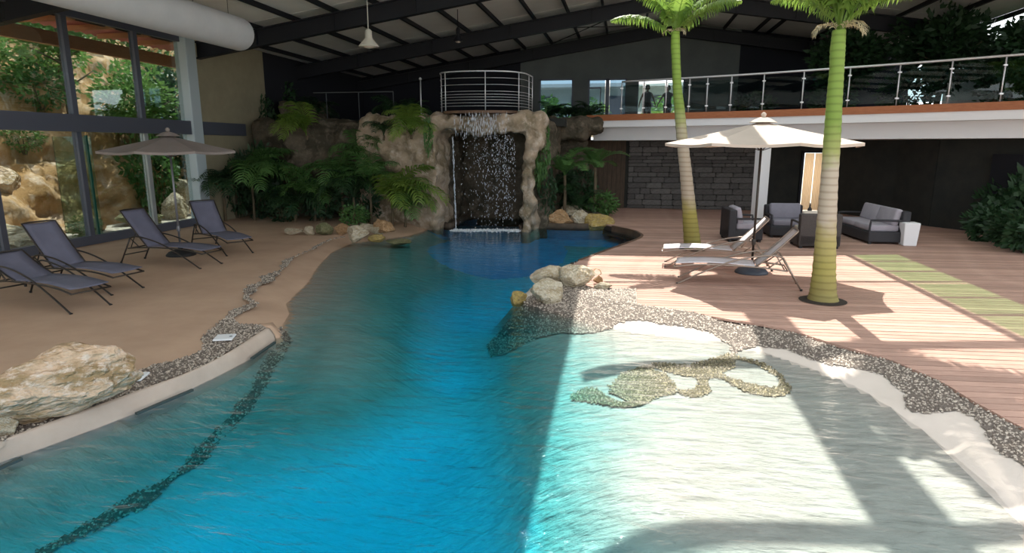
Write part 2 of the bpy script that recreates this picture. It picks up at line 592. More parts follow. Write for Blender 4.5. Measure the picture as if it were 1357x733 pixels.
_n = len(DP)
_A = np.zeros((_n + 3, _n + 3))
_A[:_n, :_n] = _tps(np.hypot(*(DP[:, None] - DP[None]).transpose(2, 0, 1))) + np.eye(_n) * 0.35
_A[:_n, _n:] = np.c_[np.ones(_n), DP]
_A[_n:, :_n] = _A[:_n, _n:].T
_W = np.linalg.solve(_A, np.r_[DV, 0, 0, 0])

def depth(P):
    K = _tps(np.hypot(*(P[:, None] - DP[None]).transpose(2, 0, 1)))
    return np.clip(K @ _W[:_n] + np.c_[np.ones(len(P)), P] @ _W[_n:], 0.02, 1.4)

deck_px = [(768, 345), (800, 333), (842, 318), (850, 313), (849, 310), (838, 305), (812, 299.5)]
band_top = [(782, 383), (843, 383), (844, 404), (872, 408), (919, 414), (965, 424), (996, 427), (1060, 441), (1101, 455), (1178, 476),
            (1246, 505), (1294, 534), (1357, 568)]
DECK = [G(*p) for p in deck_px] + [(-1.2, 19.2), (-1.2, 23.0), (12.5, 23.0), (12.5, 3.0), (3.9, 3.0)]
DECK += [G(*p) for p in band_top[::-1]] + [G(770, 372), G(752, 356)]
DECK_N = np.array(DECK)

def height(P, full=False):
    d, tt = seg_dist(P, wl, True)
    ins = in_poly(P, wl)
    dp = depth(P)
    z = np.empty(len(P))
    wd = np.where((tt < 5.05) | (tt > len(wl) - 4), 0.01, 0.45)       # steep wall under the coping, gentle beach elsewhere
    wd = np.where((tt > 19) & (tt < 34), 0.12, wd)
    under = (tt < 5.05) | (tt > len(wl) - 4)                         # along the left coping
    bank = (tt > 18.5) & (tt < 34)                                   # cave, right bank and deck tip: upright sides
    dp = np.where(under, dp * (0.3 + 0.7 * np.clip(d / 0.45, 0, 1)), dp)
    wd = np.where(bank, 0.01, wd)
    z[ins] = (WZ - dp * np.clip(d / wd, 0, 1) ** 0.8)[ins]
    sl = np.where((tt < 6) | (tt > len(wl) - 4), 2.0, 0.22)
    sl = np.where((tt > 19) & (tt < 34), 1.5, sl)
    z[~ins] = (WZ + np.minimum(0.15, d * sl))[~ins]
    cop = (~ins) & ((under & (d < 0.34)) | (bank & (d < 0.24)))
    z[cop] = (WZ - np.where(under, dp * 0.3 / (0.3 + 0.7 * np.clip(d / 0.45, 0, 1)), dp))[cop]    # the floor runs on under the rims
    dk = in_poly(P, DECK)
    z[dk] = np.minimum(z[dk], -0.05)
    if full:
        return z, ins, tt, d
    return z, ins

GX = np.arange(-12.0, 4.3, 0.075)
GY = np.arange(0.3, 20.6, 0.075)
gx, gy = np.meshgrid(GX, GY, indexing='ij')
GP = np.c_[gx.ravel(), gy.ravel()]
gz, gin, gtt, gdd = height(GP, True)
# low sand ripples on the pool floor
for i in np.where(gin & (gz < -0.2))[0]:
    gz[i] += 0.018 * noise.noise(Vector((GP[i, 0] * 2.2, GP[i, 1] * 3.4, 0.3)))
nX, nY = len(GX), len(GY)
idx = np.arange(nX * nY).reshape(nX, nY)
quads = np.stack([idx[:-1, :-1], idx[1:, :-1], idx[1:, 1:], idx[:-1, 1:]], -1).reshape(-1, 4)
qc = GP[quads].mean(1)
gin2 = gin | ((~gin) & ((((gtt < 5.05) | (gtt > len(wl) - 4)) & (gdd < 0.34)) | ((gtt > 18.5) & (gtt < 34) & (gdd < 0.24))))
q_in = gin2[quads].all(1)
q_steep = (~q_in) & (((gtt > 19.2) & (gtt < 34))[quads]).any(1) & (gdd[quads].min(1) < 0.3)
q_left = (~q_in) & (~q_steep) & ((qc[:, 0] < -3.2) | (qc[:, 1] > 15.0))
q_right = (~q_in) & ~q_left & ~q_steep
V3 = np.c_[GP, gz]

def terrain(name, mask, mat, label):
    q = quads[mask]
    u, inv = np.unique(q, return_inverse=True)
    me = np_mesh(name, V3[u], inv.reshape(-1, 4), mat, True)
    o = link(name, me)
    struct(o)
    return o

terrain('floor_sand', q_left, 'sand', '')
bc = G(662, 316, WZ)
q_basin = q_in & ((((qc[:, 0] - bc[0]) / 1.75) ** 2 + ((qc[:, 1] - bc[1]) / 2.6) ** 2 < 1) | (qc[:, 1] > 17.0))
q_in &= ~q_basin
terrain('floor_pool', q_in, 'pool', '')
terrain('floor_plunge_basin', q_basin, 'basin', '')
terrain('floor_beach', q_right, 'beach', '')
terrain('floor_bank', q_steep, 'bank', '')

# big ground sheet under everything
g = MB()
g.add([(-90, -60, -1.8), (90, -60, -1.8), (90, 120, -1.8), (-90, 120, -1.8)], [(0, 1, 2, 3)])
struct(g.build('ground', 'gravel'))

# ------------------------------------------------------------------ water
def water_material():
    m = bpy.data.materials.new('pool_water')
    m.use_nodes = True
    n, l = m.node_tree.nodes, m.node_tree.links
    n.clear()
    o = n.new('ShaderNodeOutputMaterial')
    t = n.new('ShaderNodeBsdfTransparent')
    gl = n.new('ShaderNodeBsdfGlossy')
    gl.inputs['Roughness'].default_value = 0.04
    fr = n.new('ShaderNodeFresnel')
    fr.inputs[0].default_value = 1.15
    mx = n.new('ShaderNodeMixShader')
    tc = n.new('ShaderNodeTexCoord')
    mp = n.new('ShaderNodeMapping')
    mp.inputs['Rotation'].default_value = (0, 0, R(-8))
    mp.inputs['Scale'].default_value = (1.6, 4.5, 1)
    l.new(tc.outputs['Object'], mp.inputs[0])
    n1 = n.new('ShaderNodeTexNoise')
    n1.inputs['Scale'].default_value = 1.5
    n1.inputs['Detail'].default_value = 5
    n1.inputs['Roughness'].default_value = 0.55
    n1.inputs['Distortion'].default_value = 0.6
    l.new(mp.outputs[0], n1.inputs['Vector'])
    bp = n.new('ShaderNodeBump')
    bp.inputs['Strength'].default_value = 0.8
    bp.inputs['Distance'].default_value = 0.06
    l.new(n1.outputs['Fac'], bp.inputs['Height'])
    l.new(bp.outputs[0], gl.inputs['Normal'])
    l.new(bp.outputs[0], fr.inputs['Normal'])
    l.new(fr.outputs[0], mx.inputs[0])
    l.new(t.outputs[0], mx.inputs[1])
    l.new(gl.outputs[0], mx.inputs[2])
    l.new(mx.outputs[0], o.inputs['Surface'])
    va = n.new('ShaderNodeVolumeAbsorption')
    va.inputs['Color'].default_value = (0.0, 0.885, 0.966, 1)
    va.inputs['Density'].default_value = 1.9
    l.new(va.outputs[0], o.inputs['Volume'])
    return m

MAT['water'] = water_material()
wb = MB()
wpoly = []
for i, p in enumerate(wl):                       # the water reaches a little way under its rims
    a, b = Vector(wl[i - 1]), Vector(wl[(i + 1) % len(wl)])
    t = (b - a).normalized()
    nrm = Vector((-t.y, t.x))
    k = 0.10
    q = Vector(p) + nrm * k
    if in_poly(np.array([q]), wl)[0]:
        q = Vector(p) - nrm * k
    wpoly.append(tuple(q))
wb.prism(wpoly[::-1], -1.75, WZ)      # outline runs clockwise: reversed so that the faces look outwards
wo = wb.build('pool_water', 'water')
tag(wo, 'clear turquoise pool water running from the waterfall to the sandy beach', 'water', kind='stuff')

# ------------------------------------------------------------------ coping of the left pool edge
def smooth_line(pts, step=0.08):
    pts = [Vector(p) for p in pts]
    n = len(pts)
    res = []
    for i in range(n - 1):
        a, b, c, d = pts[max(0, i - 1)], pts[i], pts[i + 1], pts[min(n - 1, i + 2)]
        k = max(2, int((c - b).length / step))
        for j in range(k):
            t = j / k
            res.append(0.5 * ((2 * b) + (c - a) * t + (2 * a - 5 * b + 4 * c - d) * t * t + (3 * b - a - 3 * c + d) * t ** 3))
    res.append(pts[-1])
    return res

cop_in = [(-60, 612), (0, 589), (35, 573), (174, 522), (270, 486), (351, 437)]
cop_out = [(-60, 637), (0, 613), (60, 593), (177, 549), (255, 515), (333, 475), (366, 449)]
ci = smooth_line([(*G(*p), 0) for p in cop_in])
co = smooth_line([(*G(x, y, WZ), 0) for x, y in cop_out])
K = 70

def resample(L, k):
    ds = [0]
    for a, b in zip(L, L[1:]):
        ds.append(ds[-1] + (b - a).length)
    r, j = [], 0
    for i in range(k):
        t = ds[-1] * i / (k - 1)
        while j < len(L) - 2 and ds[j + 1] < t:
            j += 1
        f = (t - ds[j]) / max(1e-6, ds[j + 1] - ds[j])
        r.append(L[j].lerp(L[j + 1], min(1, max(0, f))))
    return r

ci, co = resample(ci, K), resample(co, K)
cb = MB()
prof = [(-0.45, -0.03), (-0.05, 0.004), (0.25, 0.02), (0.5, 0.0), (0.72, -0.05), (0.9, -0.10), (0.99, -0.17), (1.02, -0.3), (1.03, -0.9)]
for a, b in zip(ci, co):
    for (t, z) in prof:
        p = a.lerp(b, t)
        cb.v.append((p.x, p.y, z))
np_ = len(prof)
for i in range(K - 1):
    for j in range(np_ - 1):
        cb.f.append((i * np_ + j, i * np_ + j + 1, (i + 1) * np_ + j + 1, (i + 1) * np_ + j))
cb.f.append(tuple((K - 1) * np_ + j for j in range(np_)))
cp = cb.build('trim_coping', 'coping', smooth=True)
struct(cp)
for (a, b) in [((-30, 630), (28, 605)), ((180, 546), (255, 514.5)), ((333, 473.5), (364, 452))]:
    A, B = G(*a, -0.10), G(*b, -0.10)
    m = MB()
    m.bar((A[0], A[1], -0.118), (B[0], B[1], -0.118), 0.03, 0.022)
    m.build('skimmer_slot', 'slot', cp)

# ------------------------------------------------------------------ timber deck, board by board
dbase = MB()
dbase.prism(DECK, -0.30, -0.045)
deck = dbase.build('floor_deck', 'boardbase')
struct(deck)
ang = R(3.2)
ca, sa = math.cos(ang), math.sin(ang)
DUV = [(x * ca + y * sa, -x * sa + y * ca) for x, y in DECK]
def scan(v):
    xs = []
    n = len(DUV)
    for i in range(n):
        (u0, v0), (u1, v1) = DUV[i], DUV[(i + 1) % n]
        if (v0 > v) != (v1 > v):
            xs.append(u0 + (v - v0) * (u1 - u0) / (v1 - v0))
    xs.sort()
    return list(zip(xs[::2], xs[1::2]))

PITCHB = 0.137
vmin, vmax = min(v for _, v in DUV), max(v for _, v in DUV)
random.seed(3)
v = vmin + 0.01
nb = 0
while v < vmax - PITCHB:
    v0, v1 = v, v + PITCHB - 0.016
    s0, s1, sm = scan(v0), scan(v1), scan((v0 + v1) / 2)
    if len(s0) == len(sm) == len(s1):
        ivs = [(a, b, c, d) for (a, b), (c, d) in zip(s0, s1)]
    else:
        ivs = [(a, b, a, b) for (a, b) in sm]
    for (a, b, c, d) in ivs:
        if b - a < 0.1 and d - c < 0.1:
            continue
        m = MB()
        zt = 0.002 + random.uniform(-0.002, 0.002)
        uv = [(a, v0), (b, v0), (d, v1), (c, v1)]
        xy = [(u * ca - q * sa, u * sa + q * ca) for u, q in uv]
        cx, cy = xy[0]
        lo = [((u - uv[0][0]), (q - v0)) for u, q in uv]
        m.add([(p[0], p[1], -0.03) for p in lo] + [(p[0], p[1], 0) for p in lo],
              [(4, 5, 6, 7), (0, 4, 7, 3), (1, 2, 6, 5), (0, 1, 5, 4), (2, 3, 7, 6)])
        o = m.build('board', 'board', deck)
        o.location = (cx, cy, zt)
        o.rotation_euler = (0, 0, ang)
        nb += 1
    v += PITCHB
# upright rock sides of the cave and the right bank
bk = smooth_line([(*p, 0) for p in wl[18:34]], 0.12)
m = MB()
for p in bk:
    m.v += [(p.x, p.y, WZ - 0.03), (p.x, p.y, -1.3)]
for i in range(len(bk) - 1):
    m.f.append((2 * i, 2 * i + 1, 2 * i + 3, 2 * i + 2))
pw = m.build('wall_pool', 'basin')
sd = pw.modifiers.new('thick', 'SOLIDIFY')
sd.thickness = 0.06
sd.offset = 0
struct(pw)
bk = smooth_line([(*p, 0) for p in wl[18:27]], 0.12)
m = MB()
for i, p in enumerate(bk):
    wob = 0.05 * noise.noise(Vector((p.x * 3, p.y * 3, 0)))
    m.v += [(p.x + wob, p.y + wob, 0.0), (p.x - wob, p.y + wob, -0.1), (p.x, p.y, -0.2)]
for i in range(len(bk) - 1):
    for j in (0, 1):
        m.f.append((3 * i + j, 3 * i + j + 1, 3 * i + j + 4, 3 * i + j + 3))
bo = m.build('trim_bank', 'bank', None, True)
sd = bo.modifiers.new('thick', 'SOLIDIFY')
sd.thickness = 0.1
sd.offset = 0
struct(bo)
# dark timber curb round the pool tip
tl = smooth_line([(*G(*p), 0) for p in [(768, 345), (800, 333), (842, 318), (850.5, 313), (849, 310), (838, 305), (812, 299.5)]], 0.15)
m = MB()
for p in tl:
    m.v += [(p.x, p.y, 0.012), (p.x, p.y, -0.2)]
for i in range(len(tl) - 1):
    m.f.append((2 * i, 2 * i + 1, 2 * i + 3, 2 * i + 2))
cu = m.build('trim_curb', 'curb')
sd = cu.modifiers.new('thick', 'SOLIDIFY')
sd.thickness = 0.07
sd.offset = 0
struct(cu)

# ------------------------------------------------------------------ pebble bands
PEB_POLY = [[(782, 383), (843, 383), (844, 404), (872, 408), (919, 414), (965, 424), (996, 427), (1060, 441), (1101, 455), (1178, 476), (1246, 505),
             (1294, 534), (1357, 568), (1420, 604), (1420, 650), (1357, 604), (1323, 585), (1308, 568), (1294, 548), (1270, 536), (1227, 533), (1203, 527), (1198, 508),
             (1169, 488), (1140, 479), (1101, 471), (1077, 464), (1044, 452), (1005, 445), (986, 447), (976, 453), (970, 456), (968, 441), (946, 431), (925, 427),
             (903, 424), (881, 422), (863, 419), (838, 416), (819, 417), (807, 422), (789, 424), (764, 421), (742, 416), (702, 417), (671, 419),
             (649, 416), (643, 404), (659, 390), (699, 385), (735, 372), (770, 372)],
            [(312, 423), (316, 430), (346, 431), (354, 435), (351, 438), (270, 486), (174, 522), (165, 500), (199, 486), (241, 476), (266, 465), (269, 458), (266, 447), (280, 437), (294, 423)],
            [(174, 522), (35, 573), (0, 589), (-60, 612), (-60, 560), (60, 540), (165, 500)],
            [(814, 478), (850, 466), (880, 473), (897, 488), (897, 500), (872, 504), (852, 513), (832, 504), (806, 492)]]
PEB_BAND = [([(457, 315.5), (441, 318), (425, 325), (414, 332), (392, 341), (381, 347), (373, 359), (355, 369), (356, 374), (337, 381), (326, 395), (337, 404), (321, 412), (305, 424)],
             [.03, .03, .045, .05, .05, .10, .06, .11, .08, .09, .10, .11, .09, .13]),
            ([(971, 455), (955, 466), (935, 474), (915, 478), (900, 473), (870, 467), (830, 475), (812, 487)], [.10, .13, .16, .18, .14, .10, .09, .10]),
            ([(935, 474), (932, 484), (930, 497), (912, 502), (900, 499)], [.11, .12, .12, .11, .08]),
            ([(971, 457), (990, 461), (1012, 467), (1035, 481), (1043, 494), (1038, 500), (1020, 500), (1000, 497), (975, 488), (955, 482), (935, 480)],
             [.09, .075, .075, .08, .10, .11, .11, .11, .11, .11, .13]),
            ([(840, 512), (815, 510), (798, 500), (780, 490)], [.07, .07, .12, .14]),
            ([(372, 444), (382, 457), (365, 474), (340, 504), (301, 536), (248, 571), (191, 606), (127, 637), (64, 665), (0, 700), (-40, 722)],
             [.06, .07, .07, .075, .08, .08, .08, .08, .08, .07, .06])]
W_POLY = [np.array([G(*p) for p in q]) for q in PEB_POLY]
W_BAND = []
for pts, ws in PEB_BAND:
    z = -0.25 if pts[0] == (372, 444) else -0.02
    W_BAND.append(([G(x, y, z) for x, y in pts], ws))
rng = np.random.default_rng(5)

def pebble_region(P, region):
    m = np.zeros(len(P), bool)
    for q in region[0]:
        m |= in_poly(P, q)
    for pts, ws in region[1]:
        d, tt = seg_dist(P, pts)
        wv = np.interp(tt, np.arange(len(ws)), ws)
        m |= d < wv * np.array([0.85 + 0.9 * noise.noise(Vector((a * 2.6, b * 2.6, 0.7))) for a, b in P])
    return m

def make_pebbles(name, region, label, seed, mat='pebble', bedmat='pebbase'):
    allp = [np.asarray(q) for q in region[0]] + [np.asarray(b[0]) for b in region[1]]
    lo, hi = np.min([q.min(0) for q in allp], 0) - 0.3, np.max([q.max(0) for q in allp], 0) + 0.3
    hi = np.minimum(hi, [4.2, 20])
    lo = np.maximum(lo, [-12, 0.4])
    # bed
    xs, ys = np.arange(lo[0], hi[0], 0.03), np.arange(lo[1], hi[1], 0.03)
    a, b = np.meshgrid(xs, ys, indexing='ij')
    P = np.c_[a.ravel(), b.ravel()]
    msk = pebble_region(P, region).reshape(a.shape)
    cell = msk[:-1, :-1] & msk[1:, :-1] & msk[1:, 1:] & msk[:-1, 1:]
    ii = np.arange(a.size).reshape(a.shape)
    Q = np.stack([ii[:-1, :-1], ii[1:, :-1], ii[1:, 1:], ii[:-1, 1:]], -1)[cell]
    u, inv = np.unique(Q, return_inverse=True)
    z, _ = height(P[u])
    bed = link('pebble_bed', np_mesh('pebble_bed', np.c_[P[u], (np.maximum(z, -0.006) if seed == 2 else z) + 0.010], inv.reshape(-1, 4), bedmat, True))
    # pebbles: small octahedra, denser and finer near the camera
    area = (hi - lo).prod()
    N = int(area * 1500)
    C = rng.uniform(lo, hi, (N, 2))
    C = C[pebble_region(C, region)]
    dist = np.hypot(C[:, 0], C[:, 1])
    keep = rng.random(len(C)) < np.clip((7.0 / dist) ** 1.6, 0.10, 1)
    C, dist = C[keep], dist[keep]
    zc, _ = height(C)
    n = len(C)
    r = rng.uniform(0.010, 0.020, n) * np.clip(dist / 7.0, 1, 2.4) ** 0.85
    az = rng.uniform(0, 2 * PI, n)
    ex, ey = np.c_[np.cos(az), np.sin(az)], np.c_[-np.sin(az), np.cos(az)]
    asp = rng.uniform(0.6, 1.0, n)
    V = np.zeros((n, 6, 3))
    base = np.c_[C, (np.maximum(zc, -0.006) if seed == 2 else zc) + 0.010]
    V[:] = base[:, None]
    V[:, 0, :2] += ex * r[:, None]
    V[:, 1, :2] += ey * (r * asp)[:, None]
    V[:, 2, :2] -= ex * r[:, None]
    V[:, 3, :2] -= ey * (r * asp)[:, None]
    V[:, 4, 2] += r * 0.75
    V[:, 4, :2] += ex * (r * 0.3)[:, None]
    V[:, 5, 2] += r * 0.7
    V[:, 5, :2] -= ex * (r * 0.35)[:, None]
    T = np.array([(0, 1, 4), (1, 5, 4), (1, 2, 5), (2, 3, 5), (3, 4, 5), (3, 0, 4)])
    F = (np.arange(n)[:, None, None] * 6 + T[None]).reshape(-1, 3)
    o = link(name, np_mesh(name, V.reshape(-1, 3), F, mat, False))
    bed.parent = o
    tag(o, label, 'pebbles', kind='stuff')

make_pebbles('pebble_band', (W_POLY[:1], []), 'grey pebble band between the white beach and the timber deck', 1)
make_pebbles('pebble_loops', (W_POLY[3:], W_BAND[1:5]), 'olive wet pebble loops under the shallow water by the beach', 4, 'pebwet', 'pebwetbed')
make_pebbles('pebble_strip', (W_POLY[1:3], W_BAND[:1]), 'pebble strip winding across the tan sand deck to the left coping', 2)
make_pebbles('sunken_pebble_line', ([], W_BAND[5:]), 'dark pebble line under water along the left pool shelf', 3)

# ------------------------------------------------------------------ roof: ceiling panels, purlins, rafters, open hatch
def zr(x):
    return 7.2 - 0.15 * abs(x - 1.5)

def up(gx_, gy_):
    """point of the roof plane whose shadow falls on ground point (gx_, gy_)"""
    x = gx_
    for _ in range(4):
        z = zr(x)
        x = gx_ - SUN_G[0] * z
    return Vector((x, gy_ - SUN_G[1] * z, z))

ceil = bpy.data.objects.new('ceiling', None)
COL.objects.link(ceil)
struct(ceil)
HL = up(-0.66, 12.79)                    # far-left corner of the roof hatch
HR = up(5.62, 14.0)                      # far-right corner
HATCH_X0, HATCH_X1 = HL.x, HR.x

def hatch_y(x):
    t = (x - HL.x) / (HR.x - HL.x)
    return HL.y + t * (HR.y - HL.y)

def roof_quad(name, x0, x1, ya0, ya1, yb, mat, th=0.06, dz=0.0):
    m = MB()
    vs = [(x0, ya0, zr(x0) + dz), (x1, ya1, zr(x1) + dz), (x1, yb, zr(x1) + dz), (x0, yb, zr(x0) + dz)]
    vs += [(a, b, c + th) for a, b, c in vs]
    m.add(vs, [(3, 2, 1, 0), (4, 5, 6, 7), (0, 1, 5, 4), (2, 3, 7, 6), (1, 2, 6, 5), (3, 0, 4, 7)])
    return m.build(name, mat, ceil)

bays = [(-3.0, 5.5), (5.5, 11.0), (11.0, 16.5), (16.5, 22.0), (22.0, 28.2)]
xcols = [HATCH_X0 - 1.15 * i for i in range(11, -1, -1)]
xcols[0] = -12.5
xr = [HATCH_X0, 0.6, 1.5, 2.6, 3.7, 4.85, HATCH_X1, 7.1, 8.2, 9.3, 10.5]
for (y0, y1) in bays:
    for a, b in zip(xcols, xcols[1:]):
        roof_quad('panel', a + 0.03, b - 0.03, y0 + 0.02, y0 + 0.02, y1 - 0.02, 'ceil')
    for a, b in zip(xr, xr[1:]):
        if a >= HATCH_X1 - 0.01:
            if y0 > 4:
                roof_quad('panel', a + 0.03, b - 0.03, y0 + 0.02, y0 + 0.02, y1 - 0.02, 'ceil')
        elif y1 > 18.5:
            if y0 > 18.5:
                roof_quad('panel', a + 0.03, b - 0.03, y0 + 0.02, y0 + 0.02, y1 - 0.02, 'ceil')
            else:
                roof_quad('panel', a + 0.001, b - 0.001, hatch_y(a), hatch_y(b), y1 - 0.02, 'ceil')
# weather skin above so that the joints between the panels stay dark
for (x0, x1, y0) in [(-12.6, HATCH_X0, -3), (HATCH_X1, 10.55, 5.5)]:
    roof_quad('roof_skin', x0, x1, y0, y0, 28.3, 'steel', 0.03, 0.10)
for a, b in zip(xr[:6], xr[1:7]):
    roof_quad('roof_skin', a, b, hatch_y(a) + 0.05, hatch_y(b) + 0.05, 28.3, 'steel', 0.03, 0.10)
for x in xcols[1:] + xr[1:]:
    y0 = -3.0
    if x > HATCH_X0 + 0.1:
        y0 = hatch_y(x) + 0.1 if x < HATCH_X1 - 0.01 else 5.5
    if abs(x - 1.5) < 0.01:
        continue
    m = MB()
    m.bar((x, y0, zr(x) - 0.06), (x, 28.1, zr(x) - 0.06), 0.07, 0.12)
    m.build('purlin', 'steel', ceil)

def rafter(Y, x0, x1):
    m = MB()
    z0, z1 = zr(x0) - 0.19, zr(x1) - 0.19
    for dz, wd, h in [(-0.03, 0.2, 0.035), (-0.24, 0.05, 0.42), (-0.45, 0.2, 0.035)]:
        m.bar((x0, Y, z0 + dz), (x1, Y, z1 + dz), wd, h)
    for k in range(1, 5):
        t = k / 5
        m.box((x0 + (x1 - x0) * t, Y, z0 + (z1 - z0) * t - 0.24), (0.02, 0.18, 0.42))
    m.build('rafter', 'steel', ceil)

for Y in (0.0, 5.5, 11.0, 16.5):
    rafter(Y, -12.2, HATCH_X0)
for Y in (22.0, 27.4):
    rafter(Y, -12.2, 1.5)
    rafter(Y, 1.5, 10.4)
for Y in (5.6, 11.0, 16.5):
    rafter(Y, HATCH_X1 + 0.1, 10.4)
m = MB()
m.bar((1.5, 19.0, zr(1.5) - 0.2), (1.5, 28, zr(1.5) - 0.2), 0.2, 0.4)
m.build('ridge_beam', 'steel', ceil)
# members across the hatch, each placed where its shadow falls in the photograph
m = MB()
A, B = up(1.64, -6), up(2.16, 13.2)
m.box(((A.x + B.x) / 2, 9.0, zr(1.9) - 0.1), (0.52, 20.5, 0.3))
m.build('ridge_beam', 'steel', ceil)
m = MB()
m.box((up(4.57, 5).x, 9.0, zr(4.85) - 0.05), (0.14, 20.2, 0.2))
m.build('purlin', 'steel', ceil)
m = MB()
m.box((HATCH_X0 - 0.02, 7.5, zr(HATCH_X0) - 0.08), (0.06, 21.0, 0.3))
m.build('hatch_edge', 'steel', ceil)
for (gx0, gy0, gx1, gy1, wd) in [(-0.28, 10.2, 5.6, 11.28, 0.07), (-0.4, 6.73, 5.6, 7.9, 0.26), (-0.4, 3.66, 5.6, 4.6, 0.2), (-0.4, 0.6, 5.6, 1.6, 0.2)]:
    P0, P1 = up(gx0, gy0), up(gx1, gy1)
    m = MB()
    m.bar(P0, P1, wd, 0.06)
    m.build('glazing_bar', 'steel', ceil)
for gyl in (13.0, 11.98, 9.98, 8.98, 7.9, 6.8, 5.7, 4.6):
    P0, P1 = up(4.6, gyl), up(5.62, gyl + 0.18)
    m = MB()
    m.bar(P0, P1, 0.07, 0.05)
    m.build('glazing_bar', 'steel', ceil)
yy = [4.6, 5.7, 6.8, 7.9, 8.98, 9.98, 10.98, 11.98, 13.0, 13.95]
for a, b in zip(yy, yy[1:]):
    q = [up(4.66, a + 0.02), up(5.6, a + 0.2), up(5.6, b + 0.16), up(4.66, b - 0.02)]
    m = MB()
    m.add([(p.x, p.y, p.z + 0.02) for p in q], [(0, 1, 2, 3)])
    m.build('tinted_pane', 'tglass', ceil)
# slim bracing rods near the ridge
m = MB()
for a, b in [((-3.2, 22.1, 6.05), (0.4, 27.2, 6.9)), ((0.4, 22.1, 6.7), (-3.2, 27.2, 6.3))]:
    m.tube([a, b], 0.018, 6)
m.build('bracing_rod', 'steel', ceil)

# ------------------------------------------------------------------ left glass wall
LX = -11.9
wl_o = bpy.data.objects.new('window_left', None)
COL.objects.link(wl_o)
struct(wl_o)
mul = [0.2, 2.2, 4.2, 6.2, 8.2, 10.2, 12.25, 14.25]
m = MB()
m.box((LX, 8.0, 0.10), (0.14, 16.8, 0.20))
m.build('sill', 'frame', wl_o)
m = MB()
m.box((LX + 0.06, 9.1, 2.68), (0.22, 18.6, 0.36))
m.build('transom', 'frame', wl_o)
m = MB()
m.box((LX, 8.0, 5.0), (0.14, 16.8, 0.18))
m.build('head_rail', 'frame', wl_o)
for y in mul:
    m = MB()
    m.box((LX, y, 1.35), (0.13, 0.12, 2.3))
    m.build('mullion', 'framel' if y > 14 else 'frame', wl_o)
    m = MB()
    m.box((LX, y, 3.9), (0.13, 0.13, 2.1))
    m.build('mullion', 'frame', wl_o)
for a, b in zip(mul, mul[1:] + [16.1]):
    for z0, z1 in ((0.2, 2.5), (2.86, 4.92)):
        m = MB()
        m.box((LX, (a + b) / 2, (z0 + z1) / 2), (0.012, b - a - 0.12, z1 - z0))
        m.build('pane', 'wglass', wl_o)
dl = bpy.data.objects.new('door_1', None)
COL.objects.link(dl)
struct(dl)
m = MB()
m.box((LX - 0.45, 12.55, 1.3), (0.9, 0.02, 2.2), (0, 0, R(6)))
m.build('door_pane', 'greenglass', dl)
m = MB()
m.box((LX - 0.02, 12.5, 1.3), (0.05, 0.05, 2.25))
m.build('door_stile', M('green_glass_edge', (0.03, 0.16, 0.12), 0.3), dl)
m = MB()
m.rbox((LX + 0.05, 16.05, 2.55), (0.36, 0.42, 5.1), 0.02, 1)
col = m.build('column', M('pale_blue_column', (0.48, 0.56, 0.60), 0.6))
struct(col)
m = MB()
m.box((LX, 18.1, 2.7), (0.2, 3.35, 5.4))
struct(m.build('wall_left', 'beige'))
m = MB()
m.box((LX - 0.05, 24.2, 2.9), (0.25, 9.0, 5.8))
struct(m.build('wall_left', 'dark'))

# timber eave and red roof sheet outside the glass
ev = thing('roof_overhang', (LX - 1.0, 12, 4.72), 'red sheet roof overhang on orange timber beam outside the glass wall', 'roof')
m = MB()
m.bar((-0.1, -12, -0.02), (-0.1, 5.6, -0.16), 0.14, 0.3)
m.build('beam', 'orangewood', ev)
for k in range(14):
    m = MB()
    m.box((-0.05, -10.6 + k * 1.15, 0.28), (1.5, 0.08, 0.12))
    m.build('rafter', 'orangewood', ev)
m = MB()
for k in range(60):
    x0, x1 = -1.0, 0.8
    y = -12 + k * 0.3
    m.add([(x0, y, 0.3), (x0, y + 0.15, 0.36), (x0, y + 0.3, 0.3), (x1, y, 0.42), (x1, y + 0.15, 0.48), (x1, y + 0.3, 0.42)],
          [(0, 1, 4, 3), (1, 2, 5, 4)])
m.build('roof_sheet', 'redroof', ev)

# ------------------------------------------------------------------ back walls
GYB = 28.0
m = MB()
m.box((-8.5, GYB, 3.6), (7.8, 0.2, 7.2))
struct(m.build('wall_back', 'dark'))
gw = MB()
zt, zb = 7.2, 3.0
holes = [(-3.78, -2.32, 3.3, 5.0), (-1.68, -0.07, 3.1, 4.97), (0.37, 2.3, 3.1, 4.93)]
xs = -4.6
for (a, b, c, d) in holes:
    gw.box(((xs + a) / 2, GYB, (zt + zb) / 2), (a - xs, 0.2, zt - zb))
    gw.box(((a + b) / 2, GYB, (zt + d) / 2), (b - a, 0.2, zt - d))
    if c > zb:
        gw.box(((a + b) / 2, GYB, (c + zb) / 2), (b - a, 0.2, c - zb))
    xs = b
gw.box(((xs + 4.4) / 2, GYB, (zt + zb) / 2), (4.4 - xs, 0.2, zt - zb))
struct(gw.build('wall_back_gable', 'gable'))
m = MB()
m.box((-3.6, 24.0, 1.5), (4.6, 0.2, 3.0))
struct(m.build('wall_back', 'dark'))
m = MB()
m.box((7.6, GYB, (zt + zb) / 2), (6.4, 0.2, zt - zb))
struct(m.build('wall_back', 'dark'))
